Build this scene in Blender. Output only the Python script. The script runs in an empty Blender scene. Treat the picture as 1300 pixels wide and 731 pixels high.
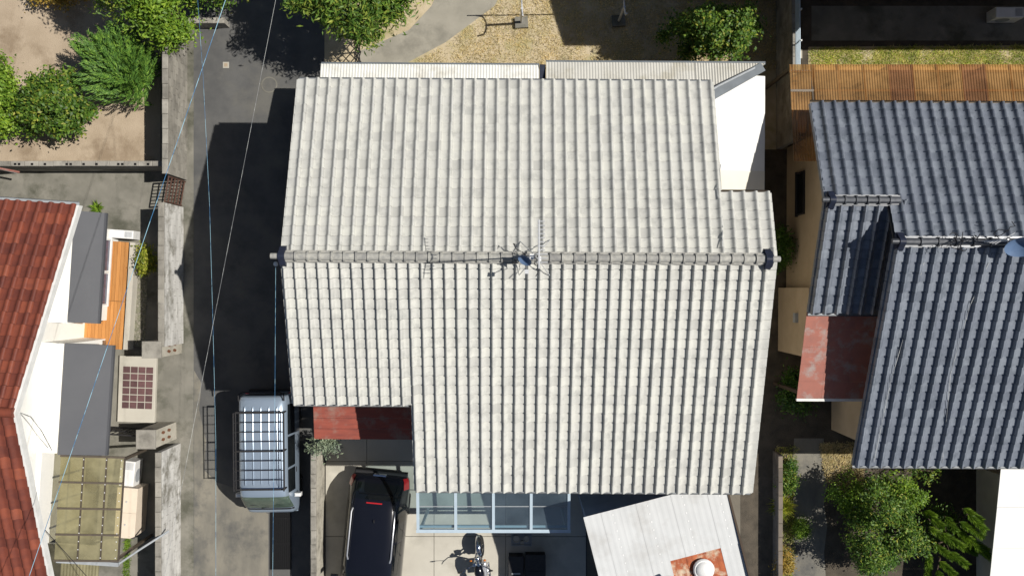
import bpy, math, random
import numpy as np
from mathutils import Vector, Matrix
R = math.radians
random.seed(7)
# ------------------------------------------------------------------ camera, sky, sun, exposure
F, HC, CX, CY = 1200.0, 27.65, 650.0, 365.5          # focal length (photo px), camera height, image centre
sc = bpy.context.scene
cam_d = bpy.data.cameras.new('camera'); cam = bpy.data.objects.new('camera', cam_d)
sc.collection.objects.link(cam); sc.camera = cam
cam.location = (0, 0, HC); cam.rotation_euler = (0, 0, 0)
cam_d.sensor_width = 36; cam_d.lens = 36 * F / 1300; cam_d.clip_end = 2000
SUN_EL, SUN_AZ = R(55.0), R(3.3)
sd = Vector((math.cos(SUN_EL) * math.cos(SUN_AZ), math.cos(SUN_EL) * math.sin(SUN_AZ), math.sin(SUN_EL)))
w = bpy.data.worlds.new('World'); sc.world = w; w.use_nodes = True
wn = w.node_tree; bg = wn.nodes['Background']
sky = wn.nodes.new('ShaderNodeTexSky'); sky.sky_type = 'NISHITA'; sky.sun_disc = False
sky.sun_elevation = SUN_EL; sky.sun_rotation = R(90) - SUN_AZ
wn.links.new(sky.outputs[0], bg.inputs[0]); bg.inputs[1].default_value = 0.05
sl = bpy.data.lights.new('sun', 'SUN'); sl.energy = 5.0; sl.angle = R(0.5); sl.color = (1, .955, .88)
so = bpy.data.objects.new('sun', sl); sc.collection.objects.link(so)
so.rotation_euler = sd.to_track_quat('Z', 'Y').to_euler(); so.location = (20, 2, 40)
sc.view_settings.view_transform = 'Standard'; sc.view_settings.look = 'None'
sc.view_settings.exposure = 0.1; sc.view_settings.gamma = 1.0

def P(px, py, h=0.0):
    k = (HC - h) / F
    return ((px - CX) * k, (CY - py) * k, h)
def PX(px, h=0.0): return (px - CX) * (HC - h) / F
def PY(py, h=0.0): return (CY - py) * (HC - h) / F

# ------------------------------------------------------------------ materials
def nt(name):
    m = bpy.data.materials.new(name); m.use_nodes = True
    return m, m.node_tree, m.node_tree.nodes['Principled BSDF']
def ramp(t, stops):
    n = t.nodes.new('ShaderNodeValToRGB'); e = n.color_ramp.elements
    while len(e) < len(stops): e.new(0.5)
    for k, (p, c) in enumerate(stops): e[k].position = p; e[k].color = (*c, 1)
    return n
def noise(t, scale, detail=5, rough=.6, world=True, stretch=None):
    n = t.nodes.new('ShaderNodeTexNoise'); n.inputs['Scale'].default_value = scale
    n.inputs['Detail'].default_value = detail; n.inputs['Roughness'].default_value = rough
    g = t.nodes.new('ShaderNodeNewGeometry'); src = g.outputs['Position']
    if stretch:
        mp = t.nodes.new('ShaderNodeMapping'); mp.inputs['Scale'].default_value = stretch
        t.links.new(src, mp.inputs[0]); src = mp.outputs[0]
    t.links.new(src, n.inputs['Vector'])
    return n
def mixc(t, fac, a, b, mode='MIX'):
    n = t.nodes.new('ShaderNodeMix'); n.data_type = 'RGBA'; n.blend_type = mode
    for s, v in ((0, fac), (6, a), (7, b)):
        if isinstance(v, (int, float)): n.inputs[s].default_value = v
        elif isinstance(v, tuple): n.inputs[s].default_value = (*v, 1)
        else: t.links.new(v, n.inputs[s])
    return n.outputs[2]
def per_piece(t):
    """a random value for every tile, plank or leaf, whether it is an object or an island of a joined mesh"""
    oi = t.nodes.new('ShaderNodeObjectInfo'); g = t.nodes.new('ShaderNodeNewGeometry')
    a = t.nodes.new('ShaderNodeMath'); a.operation = 'MULTIPLY_ADD'
    t.links.new(oi.outputs['Random'], a.inputs[0]); a.inputs[1].default_value = 7.31
    t.links.new(g.outputs['Random Per Island'], a.inputs[2])
    f = t.nodes.new('ShaderNodeMath'); f.operation = 'FRACT'; t.links.new(a.outputs[0], f.inputs[0])
    return f.outputs[0]
def M(name, c1, c2=None, scale=3.0, rough=.8, bump=0.0, bscale=60, lo=.35, hi=.68, metal=0.0, spec=.3,
      c3=None, s3=.6, piece=None, stretch=None, coat=0.0):
    m, t, b = nt(name)
    b.inputs['Roughness'].default_value = rough; b.inputs['Metallic'].default_value = metal
    b.inputs['Specular IOR Level'].default_value = spec; b.inputs['Coat Weight'].default_value = coat
    c2 = c2 or tuple(x * .82 for x in c1)
    n = noise(t, scale, stretch=stretch); rp = ramp(t, [(lo, c1), (hi, c2)]); t.links.new(n.outputs[0], rp.inputs[0])
    col = rp.outputs[0]
    if piece:
        pr = ramp(t, piece); t.links.new(per_piece(t), pr.inputs[0])
        col = mixc(t, 1.0, col, pr.outputs[0], 'MULTIPLY')
    if c3:
        n3 = noise(t, s3, 6, .65); r3 = ramp(t, [(.5, (0, 0, 0)), (.66, (1, 1, 1))]); t.links.new(n3.outputs[0], r3.inputs[0])
        col = mixc(t, r3.outputs[0], col, c3)
    t.links.new(col, b.inputs['Base Color'])
    if bump:
        nb = noise(t, bscale, 4); bp = t.nodes.new('ShaderNodeBump'); bp.inputs['Strength'].default_value = bump
        bp.inputs['Distance'].default_value = .02
        t.links.new(nb.outputs[0], bp.inputs['Height']); t.links.new(bp.outputs[0], b.inputs['Normal'])
    return m
def leaf_mat(name, stops, trans=.25, rough=.45):
    m, t, b = nt(name)
    r = ramp(t, stops); t.links.new(per_piece(t), r.inputs[0])
    n = noise(t, 2.2, 3); rr = ramp(t, [(.3, (.85, .9, .85)), (.7, (1.6, 1.5, 1.2))]); t.links.new(n.outputs[0], rr.inputs[0])
    col = mixc(t, 1.0, r.outputs[0], rr.outputs[0], 'MULTIPLY')
    t.links.new(col, b.inputs['Base Color']); b.inputs['Roughness'].default_value = rough
    b.inputs['Specular IOR Level'].default_value = .35
    tr = t.nodes.new('ShaderNodeBsdfTranslucent'); t.links.new(col, tr.inputs[0])
    mx = t.nodes.new('ShaderNodeMixShader'); mx.inputs[0].default_value = trans
    out = t.nodes['Material Output']
    t.links.new(b.outputs[0], mx.inputs[1]); t.links.new(tr.outputs[0], mx.inputs[2]); t.links.new(mx.outputs[0], out.inputs[0])
    return m
def clear_mat(name, tint, gloss=.12, rough=.05, diff=(.5, .5, .5), dfac=.12):
    m, t, b = nt(name); t.nodes.remove(b); out = t.nodes['Material Output']
    tr = t.nodes.new('ShaderNodeBsdfTransparent'); tr.inputs[0].default_value = (*tint, 1)
    gl = t.nodes.new('ShaderNodeBsdfGlossy'); gl.inputs['Roughness'].default_value = rough
    df = t.nodes.new('ShaderNodeBsdfDiffuse'); df.inputs[0].default_value = (*diff, 1)
    n = noise(t, 1.5, 4); rr = ramp(t, [(.35, (dfac * .6,) * 3), (.7, (dfac * 1.3,) * 3)]); t.links.new(n.outputs[0], rr.inputs[0])
    m1 = t.nodes.new('ShaderNodeMixShader'); t.links.new(rr.outputs[0], m1.inputs[0])
    t.links.new(tr.outputs[0], m1.inputs[1]); t.links.new(df.outputs[0], m1.inputs[2])
    m2 = t.nodes.new('ShaderNodeMixShader'); m2.inputs[0].default_value = gloss
    t.links.new(m1.outputs[0], m2.inputs[1]); t.links.new(gl.outputs[0], m2.inputs[2]); t.links.new(m2.outputs[0], out.inputs[0])
    return m

TV = [(0, (.80, .80, .80)), (.06, (.91, .91, .91)), (.3, (.97, .97, .97)), (1, (1.04, 1.04, 1.02))]
MAT = dict(
    tile_white=M('weathered_white_tile', (.52, .518, .485), (.47, .468, .44), 5, .75, .25, 90, c3=(.385, .385, .362), s3=3.4, piece=TV, spec=.25),
    ridge_grey=M('ridge_tile_grey', (.42, .41, .37), (.26, .26, .25), 9, .6, .2, 80, piece=[(0, (.7, .7, .72)), (1, (1.1, 1.1, 1.08))]),
    ornament=M('navy_glazed_tile', (.020, .026, .05), (.012, .016, .03), 8, .5, spec=.3),
    tile_black=M('smoked_silver_tile', (.20, .222, .262), (.16, .18, .215), 7, .33, .2, 90, c3=(.115, .132, .16), s3=2.6, piece=[(0, (.72, .73, .75)), (.15, (.88, .88, .9)), (1, (1.1, 1.1, 1.08))], spec=.5, metal=.1),
    ridge_black=M('smoked_ridge_tile', (.10, .105, .115), (.06, .065, .075), 9, .36, piece=[(0, (.8, .8, .8)), (1, (1.2, 1.2, 1.2))], metal=.3, spec=.5),
    tile_red=M('red_clay_tile', (.195, .052, .031), (.14, .040, .028), 5, .5, .2, 80, piece=[(0, (.68, .7, .74)), (.45, (.9, .9, .9)), (.9, (1.1, 1.08, 1.0)), (1, (1.5, 1.6, 1.4))], spec=.35),
    tile_white_edge=M('shaded_tile_edge', (.26, .25, .225), (.17, .165, .15), 9, .85),  # clay lip darkened to paint in the shade line under each row
    tile_black_edge=M('shaded_smoked_edge', (.055, .062, .078), (.035, .04, .05), 9, .7),  # dark lip colour carries the shade between the smoked tile rows
    tile_red_edge=M('shaded_red_edge', (.085, .024, .018), (.05, .018, .015), 9, .7),  # dark lip colour carries the shade between the red tile rows
    deck_under=M('roof_underlay', (.09, .085, .075), None, 4, .9),
    wall_cream=M('cream_render', (.62, .57, .47), (.54, .49, .40), 2, .9, .3, 120),
    wall_beige=M('beige_render', (.48, .38, .26), (.42, .33, .22), 2, .9, .3, 140),
    wall_white=M('white_render', (.83, .82, .78), (.74, .73, .69), 1.2, .9, .25, 120, lo=.45, hi=.8),
    timber=M('dark_timber', (.07, .05, .035), None, 6, .8),
    white_trim=M('white_trim', (.75, .75, .73), (.62, .62, .6), 4, .5),
    gutter=M('grey_gutter', (.36, .38, .40), (.28, .30, .32), 5, .45),
    sheet_white=M('white_sheet_metal', (.72, .72, .69), (.62, .62, .58), 1.4, .45, .1, 30, c3=(.50, .48, .42), s3=1.1, spec=.4),
    sheet_plain=M('plain_white_roof_sheet', (.74, .735, .71), (.68, .675, .64), 1.0, .6, spec=.3),
    sheet_pale=M('pale_grey_slate_sheet', (.56, .57, .57), (.51, .52, .52), 1.4, .75, .12, 50, c3=(.46, .46, .45), s3=1.0),
    flash=M('grey_flashing', (.13, .15, .17), (.10, .115, .13), 4, .5),
    rust=M('rusted_red_sheet', (.30, .075, .05), (.20, .055, .042), 3.5, .7, .3, 60, stretch=(.5, 3, 1), c3=(.26, .15, .12), s3=2.4),
    rust_pink=M('faded_red_sheet', (.36, .14, .105), (.29, .125, .10), 4, .65, .2, 50, c3=(.33, .26, .24), s3=2.6),
    rust_orange=M('orange_rust', (.42, .12, .045), (.26, .07, .035), 5, .8, .3, 60, c3=(.55, .45, .33), s3=3),
    awning=M('charcoal_awning', (.085, .088, .098), (.075, .078, .088), 1.5, .5, spec=.4),
    asphalt=M('worn_asphalt', (.112, .111, .108), (.075, .076, .077), 1.3, .92, .4, 160, c3=(.128, .124, .112), s3=.6),
    concrete=M('stained_concrete', (.225, .213, .182), (.145, .140, .118), 1.3, .9, .3, 120, c3=(.085, .085, .065), s3=.9),
    concrete_l=M('light_concrete', (.50, .475, .41), (.43, .405, .35), .9, .85, .2, 120, c3=(.35, .33, .28), s3=.5),
    concrete_w=M('limewashed_block', (.66, .65, .62), (.42, .41, .39), 2.6, .9, .4, 80, stretch=(1, .35, 1.4), c3=(.22, .21, .18), s3=1.7),
    block=M('weathered_block', (.34, .32, .28), (.25, .235, .205), 2.4, .92, .45, 90, c3=(.16, .15, .13), s3=1.4, piece=[(0, (.8, .8, .8)), (1, (1.1, 1.1, 1.1))]),
    block_cream=M('cream_block', (.50, .47, .40), (.40, .375, .31), 2.4, .9, .3, 90, c3=(.27, .25, .21), s3=1.8),
    block_brown=M('brown_block', (.20, .165, .13), (.14, .12, .10), 2.4, .92, .4, 90, piece=[(0, (.8, .8, .8)), (1, (1.1, 1.1, 1.1))]),
    dirt=M('sandy_soil', (.42, .34, .25), (.33, .26, .185), 1.1, .95, .6, 40, c3=(.25, .19, .13), s3=.9),
    ground=M('bare_ground', (.20, .175, .135), (.13, .115, .09), .5, .95, .5, 30),
    dry=M('dry_turf_soil', (.50, .42, .29), (.40, .33, .21), 3.0, .95, .7, 45, c3=(.30, .27, .13), s3=1.1),
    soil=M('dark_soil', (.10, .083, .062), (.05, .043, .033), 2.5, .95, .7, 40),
    gravel=M('mossy_gravel', (.22, .21, .15), (.13, .135, .09), 18, .95, .8, 60),
    pebble=M('grey_pebble', (.30, .285, .25), None, 9, .85, piece=[(0, (.5, .52, .45)), (1, (1.2, 1.15, 1.1))]),
    paver=M('plum_tile', (.135, .075, .075), (.10, .058, .06), 6, .5, piece=[(0, (.8, .8, .8)), (1, (1.2, 1.15, 1.15))]),
    wood=M('orange_deck_board', (.50, .235, .075), (.42, .185, .055), 3, .55, .15, 60, stretch=(8, .6, 1), piece=[(0, (.85, .84, .8)), (1, (1.12, 1.1, 1.05))]),
    wood_brown=M('brown_panel', (.20, .085, .045), None, 5, .5),
    brick=M('small_brown_brick', (.28, .17, .10), None, 8, .85, piece=[(0, (.6, .6, .6)), (1, (1.2, 1.2, 1.2))]),
    steel=M('galvanised_steel', (.55, .56, .57), (.46, .47, .49), 8, .5, metal=.25, spec=.5),
    black_metal=M('black_metal', (.022, .022, .025), (.035, .033, .032), 12, .5),
    brown_metal=M('brown_metal', (.11, .06, .045), (.08, .045, .035), 9, .5),
    alu=M('pale_blue_aluminium', (.50, .60, .68), (.45, .55, .63), 6, .35, metal=.2, spec=.5),
    bronze=M('bronze_aluminium', (.13, .105, .08), (.10, .085, .07), 8, .45, metal=.4),
    plastic_white=M('white_plastic', (.75, .75, .74), (.66, .66, .65), 4, .45),
    plastic_cream=M('cream_cabinet', (.70, .60, .49), (.64, .55, .45), 3, .5),
    plastic_blue=M('blue_grey_dish', (.11, .17, .28), (.08, .13, .23), 4, .4),
    cable_blue=M('glinting_blue_cable', (.03, .16, .34), (.28, .50, .62), 2.2, .5, lo=.47, hi=.53),  # pale stretches are sun glints painted into the cable colour
    cable_white=M('white_cable_sheath', (.50, .51, .50), (.24, .25, .26), 2.4, .5, lo=.47, hi=.53),
    cable_black=M('black_cable_sheath', (.03, .03, .035), None, 2, .6),
    van_paint=M('silver_blue_van_paint', (.31, .38, .47), (.28, .35, .44), .8, .28, metal=.35, coat=.5, spec=.5),
    car_paint=M('black_car_paint', (.006, .007, .012), (.008, .009, .014), .8, .16, coat=.3, spec=.35),
    car_plastic=M('grained_black_plastic', (.02, .02, .022), None, 30, .7),
    car_glass=M('tinted_glass', (.006, .008, .010), None, 3, .05, spec=.6),
    van_glass=M('green_tinted_glass', (.10, .14, .11), (.05, .075, .06), 4, .06, spec=.6),
    red_lens=M('red_lens', (.45, .02, .025), None, 9, .15, spec=.6),
    amber_lens=M('amber_lens', (.55, .16, .02), None, 9, .2, spec=.6),
    clear_lens=M('clear_lens', (.70, .72, .74), None, 9, .1, spec=.7),
    chrome=M('chrome', (.75, .76, .78), None, 9, .08, metal=1.0),
    rubber=M('tyre_rubber', (.018, .018, .018), None, 20, .85),
    silver=M('silver_rail', (.62, .63, .66), None, 9, .3, metal=.7),
    seat_black=M('seat_vinyl', (.02, .02, .022), None, 20, .55),
    window=M('house_window_glass', (.05, .055, .09), (.10, .10, .17), 5, .06, spec=.7),
    sheet_old=M('dulled_sheet_metal', (.52, .51, .47), (.45, .44, .40), 1.8, .55, .1, 30, c3=(.40, .38, .32), s3=1.5),
    sheet_cream=M('cream_roof_sheet', (.70, .67, .58), (.64, .61, .52), 1.0, .65, spec=.3),
    path=M('pale_path_concrete', (.32, .30, .25), (.25, .235, .195), 1.2, .9, .3, 120, c3=(.19, .18, .15), s3=.9),
    iron=M('dark_iron', (.010, .010, .011), None, 20, .7, spec=.15),
    shed_sky_tint=M('sky_tinted_sheet', (.22, .32, .52), (.18, .27, .45), 2, .6),  # blue skylight on the shaded shed wall, put into its colour
    apron=M('pale_lane_concrete', (.225, .208, .17), (.13, .125, .11), 1.0, .9, .3, 120, c3=(.095, .094, .09), s3=.9, stretch=(1.6, .6, 1)),
    bark=M('bark', (.12, .09, .065), (.075, .055, .04), 14, .95, .6, 50),
    glass_pane=clear_mat('blue_canopy_pane', (.66, .79, .83), .16, .08, (.30, .40, .48), .14),
    poly_amber=clear_mat('amber_corrugated_sheet', (.66, .41, .18), .05, .2, (.55, .32, .13), .42),
    poly_brown=clear_mat('browned_corrugated_sheet', (.48, .27, .14), .05, .2, (.41, .21, .105), .42),
    poly_green=clear_mat('olive_polycarbonate_pane', (.58, .54, .36), .08, .15, (.40, .365, .215), .5),
    laurel=leaf_mat('laurel_leaves', [(0, (.028, .065, .012)), (.5, (.075, .155, .022)), (.85, (.14, .22, .032)), (1, (.27, .27, .05))], .3, .5),
    bright=leaf_mat('bright_leaves', [(0, (.06, .12, .014)), (.5, (.13, .24, .026)), (1, (.23, .33, .04))], .32, .5),
    dark_leaf=leaf_mat('glossy_dark_leaves', [(0, (.02, .055, .010)), (.6, (.055, .13, .018)), (1, (.11, .20, .03))], .25, .45),
    conifer=leaf_mat('conifer_sprays', [(0, (.04, .10, .02)), (.6, (.085, .185, .03)), (1, (.17, .29, .045))], .2, .6),
    willow=leaf_mat('tapering_leaves', [(0, (.04, .095, .016)), (.55, (.10, .19, .03)), (1, (.24, .28, .05))], .3, .5),
    yellow=leaf_mat('yellow_green_leaves', [(0, (.12, .17, .02)), (.6, (.26, .30, .035)), (1, (.42, .38, .06))], .3, .5),
    autumn=leaf_mat('autumn_leaves', [(0, (.15, .14, .03)), (.5, (.30, .19, .04)), (1, (.38, .28, .07))], .3, .6),
    grey_leaf=leaf_mat('grey_green_leaves', [(0, (.12, .16, .12)), (1, (.26, .31, .24))], .2, .5),
    straw=leaf_mat('straw_blades', [(0, (.36, .29, .16)), (.6, (.52, .43, .26)), (.93, (.64, .56, .38)), (1, (.28, .30, .09))], .25, .8),
    turf=leaf_mat('turf_blades', [(0, (.20, .27, .04)), (.5, (.33, .40, .07)), (.7, (.50, .45, .19)), (1, (.62, .52, .30))], .3, .7),
)

# ------------------------------------------------------------------ mesh helpers
COL = sc.collection
class MB:
    def __init__(s): s.v = []; s.f = []
    def add(s, vs, fs):
        o = len(s.v); s.v += [tuple(v) for v in vs]; s.f += [tuple(i + o for i in f) for f in fs]; return s
    def box(s, x0, x1, y0, y1, z0, z1, rz=0, bev=0):
        cx, cy = (x0 + x1) / 2, (y0 + y1) / 2; c, n = math.cos(rz), math.sin(rz)
        def pt(x, y, z): return (cx + (x - cx) * c - (y - cy) * n, cy + (x - cx) * n + (y - cy) * c, z)
        if bev:
            b = bev
            lo = [(x0, y0), (x1, y0), (x1, y1), (x0, y1)]; hi = [(x0 + b, y0 + b), (x1 - b, y0 + b), (x1 - b, y1 - b), (x0 + b, y1 - b)]
            vs = [pt(*p, z0) for p in lo] + [pt(*p, z1 - b) for p in lo] + [pt(*p, z1) for p in hi]
            fs = [(3, 2, 1, 0), (8, 9, 10, 11)] + [(k * 4 + i, k * 4 + (i + 1) % 4, k * 4 + 4 + (i + 1) % 4, k * 4 + 4 + i) for k in (0, 1) for i in range(4)]
            return s.add(vs, fs)
        vs = [pt(x, y, z) for z in (z0, z1) for x, y in ((x0, y0), (x1, y0), (x1, y1), (x0, y1))]
        return s.add(vs, [(3, 2, 1, 0), (4, 5, 6, 7), (0, 1, 5, 4), (1, 2, 6, 5), (2, 3, 7, 6), (3, 0, 4, 7)])
    def prism(s, poly, z0, z1):
        """poly: list of (x,y) counter-clockwise; z1 may be a function of x,y"""
        n = len(poly); g = z1 if callable(z1) else (lambda x, y: z1); h = z0 if callable(z0) else (lambda x, y: z0)
        vs = [(x, y, h(x, y)) for x, y in poly] + [(x, y, g(x, y)) for x, y in poly]
        return s.add(vs, [tuple(range(n - 1, -1, -1)), tuple(range(n, 2 * n))] + [(i, (i + 1) % n, n + (i + 1) % n, n + i) for i in range(n)])
    def tube(s, pts, r, n=8, caps=True):
        pts = [Vector(p) for p in pts]; m = len(pts); vs = []; rr = r if isinstance(r, (list, tuple)) else [r] * m
        ref = None
        for i, p in enumerate(pts):
            d = (pts[min(i + 1, m - 1)] - pts[max(i - 1, 0)]).normalized()
            if ref is None: ref = Vector((0, 0, 1)) if abs(d.z) < .9 else Vector((1, 0, 0))
            a = d.cross(ref); a = a.normalized() if a.length > 1e-5 else Vector((1, 0, 0)); b = a.cross(d).normalized(); ref = b
            for k in range(n):
                t = 2 * math.pi * k / n; vs.append(p + (a * math.cos(t) + b * math.sin(t)) * rr[i])
        fs = [(i * n + k, i * n + (k + 1) % n, (i + 1) * n + (k + 1) % n, (i + 1) * n + k) for i in range(m - 1) for k in range(n)]
        if caps: fs += [tuple(range(n - 1, -1, -1)), tuple(range((m - 1) * n, m * n))]
        return s.add(vs, fs)
    def lathe(s, prof, c, axis='z', n=20):
        vs = []
        for r, h in prof:
            for k in range(n):
                t = 2 * math.pi * k / n; a, b = r * math.cos(t), r * math.sin(t)
                vs.append((c[0] + a, c[1] + b, c[2] + h) if axis == 'z' else (c[0] + h, c[1] + a, c[2] + b) if axis == 'x' else (c[0] + a, c[1] + h, c[2] + b))
        m = len(prof)
        fs = [(i * n + k, i * n + (k + 1) % n, (i + 1) * n + (k + 1) % n, (i + 1) * n + k) for i in range(m - 1) for k in range(n)]
        fs += [tuple(range(n - 1, -1, -1)), tuple(range((m - 1) * n, m * n))]
        return s.add(vs, fs)
    def corr(s, a, b, c, d, pitch=.076, amp=.012, th=.0, seg=4):
        """corrugated sheet a-b along the wave direction, a-d along the ribs"""
        a, b, c, d = map(Vector, (a, b, c, d)); n = max(2, int((b - a).length / pitch)) * seg
        up = (b - a).cross(d - a).normalized(); up = up if up.z > 0 else -up
        vs = []
        for i in range(n + 1):
            t = i / n; o = up * amp * math.sin(2 * math.pi * i / seg + .6)
            vs += [a.lerp(b, t) + o, d.lerp(c, t) + o]
        return s.add(vs, [(2 * i, 2 * i + 2, 2 * i + 3, 2 * i + 1) for i in range(n)])
    def mesh(s, name, mat, smooth=False):
        me = bpy.data.meshes.new(name); me.from_pydata(s.v, [], s.f); me.update()
        if mat: me.materials.append(MAT[mat])
        if smooth: me.polygons.foreach_set('use_smooth', [True] * len(me.polygons))
        return me
    def build(s, name, mat, parent=None, smooth=False, kind=None, label=None):
        if parent is not None:
            r = parent
            while r.parent: r = r.parent
            L = r.location; s.v = [(x - L[0], y - L[1], z - L[2]) for x, y, z in s.v]
        o = bpy.data.objects.new(name, s.mesh(name, mat, smooth)); COL.objects.link(o); o.parent = parent
        if smooth:
            try: o.data.set_sharp_from_angle(angle=R(40))
            except Exception: pass
        if kind: o['kind'] = kind
        if label: o['label'] = label
        return o
def tag(o, label, cat, group=None):
    o['label'] = label; o['category'] = cat
    if group: o['group'] = group
    return o
def thing(name, label, cat, loc=(0, 0, 0), rz=0, group=None):
    o = bpy.data.objects.new(name, None); COL.objects.link(o); o.location = loc; o.rotation_euler = (0, 0, rz)
    o.empty_display_size = .3
    return tag(o, label, cat, group)
def struct(name, mb, mat): return mb.build(name, mat, None, kind='structure')
def link_copy(src, parent, loc=None, rot=None, name=None):
    c = src.copy(); COL.objects.link(c); c.parent = parent
    if loc is not None: c.location = loc
    if rot is not None: c.rotation_euler = rot
    return c
def recenter(o):
    """origin of a top-level mesh at its base"""
    n = len(o.data.vertices); a = np.empty(n * 3); o.data.vertices.foreach_get('co', a); a = a.reshape(-1, 3)
    c = np.array([(a[:, 0].min() + a[:, 0].max()) / 2, (a[:, 1].min() + a[:, 1].max()) / 2, a[:, 2].min()])
    o.data.vertices.foreach_set('co', (a - c).ravel()); o.location = c; o.data.update(); return o

# ------------------------------------------------------------------ the ground and what is laid on it
def sheet(name, pts, mat, z, th=None):
    m = MB(); poly = [(P(x, y)[0], P(x, y)[1]) for x, y in pts]
    ar = sum(poly[i][0] * poly[(i + 1) % len(poly)][1] - poly[(i + 1) % len(poly)][0] * poly[i][1] for i in range(len(poly)))
    if ar < 0: poly.reverse()
    m.add([(x, y, z) for x, y in poly], [tuple(range(len(poly)))])
    return struct(name, m, mat)
g = MB(); g.add([(-300, -300, 0), (300, -300, 0), (300, 300, 0), (-300, 300, 0)], [(0, 1, 2, 3)]); struct('ground', g, 'ground')
sheet('lane', [(236, -260), (412, -260), (412, 1000), (236, 1000)], 'asphalt', .008)
sheet('lane_gutter', [(234, 30), (246, 30), (246, 1000), (234, 1000)], 'concrete', .013)
sheet('lane_apron', [(246.5, 470), (256, 486), (253, 520), (262, 560), (259, 596), (276, 612), (296, 618), (318, 640), (341, 652), (341, 1000), (246.5, 1000)], 'apron', .0125)
sheet('garden_soil', [(-200, -260), (204, -260), (204, 207), (-200, 207)], 'dirt', .010)
sheet('side_yard', [(-200, 207), (234, 207), (234, 1000), (-200, 1000)], 'concrete', .006)
sheet('back_yard', [(412, -260), (985, -260), (985, 190), (412, 190)], 'dry', .006)
pth = sheet('garden_path', [(455, 66), (520, 38), (548, 8), (570, -40), (660, -60), (628, 8), (566, 54), (506, 86), (478, 110), (455, 110)], 'path', .014)
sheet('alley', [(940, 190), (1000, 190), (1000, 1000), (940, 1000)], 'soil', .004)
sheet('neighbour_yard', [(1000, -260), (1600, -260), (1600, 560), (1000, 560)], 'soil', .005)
sheet('yard_concrete', [(1030, 8), (1600, 8), (1600, 52), (1030, 52)], 'concrete', .012)
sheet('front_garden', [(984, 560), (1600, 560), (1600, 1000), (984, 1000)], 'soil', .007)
sheet('garden_walk', [(1008, 556), (1046, 556), (1043, 590), (1050, 612), (1046, 640), (1050, 668), (1046, 700), (1050, 760), (1010, 760), (1001, 720), (1003, 694), (1012, 668), (1006, 640), (1011, 612), (1006, 590)], 'apron', .015)
sheet('driveway_bed', [(412, 505), (745, 505), (745, 1000), (412, 1000)], 'deck_under', .004)
# driveway slabs with open joints
drv = MB(); drv.box(PX(412), PX(745), PY(1000), PY(505), .005, .008); drv = struct('driveway', drv, 'deck_under')
xs = [413.5, 466, 551, 642, 744]; ys = [506, 585, 680, 768, 860, 1000]
for i in range(4):
    for j in range(5):
        m = MB(); e = .006
        m.box(PX(xs[i]) + e, PX(xs[i + 1]) - e, PY(ys[j + 1]) + e, PY(ys[j]) - e, .009, .045 + random.uniform(-.003, .003), bev=.006)
        m.build('concrete_slab', 'concrete_l', drv)

# ------------------------------------------------------------------ roofs of pan tiles
def tile_mesh(name, p, L, mat, prof, th=.028):
    mb = MB(); n = len(prof); ov = 1.18; vs = []
    for k in (0, 1):
        for u, z in prof: vs.append((u * p, k * L * ov, z + .03 * (1 - k * ov)))
    for u, z in prof: vs.append((u * p, -.017, z + .03 - th))
    fs = [(i, i + 1, n + i + 1, n + i) for i in range(n - 1)] + [(2 * n + i, 2 * n + i + 1, i + 1, i) for i in range(n - 1)]
    mb.add(vs, fs); mb.edge0 = n - 1; return mb
JP = [(0, -.008), (.03, .036), (.08, .060), (.15, .072), (.22, .069), (.30, .050), (.38, .027), (.47, .010), (.6, .002), (.8, 0), (1.02, .002)]
JP = [(u, z * 1.14) for u, z in JP]; JB = [(u, z * 1.3) for u, z in JP]
SP = [(0, -.004), (.04, .022), (.12, .045), (.24, .056), (.36, .048), (.46, .026), (.56, .006), (.7, .0), (.86, .001), (1.02, .003)]
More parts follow.
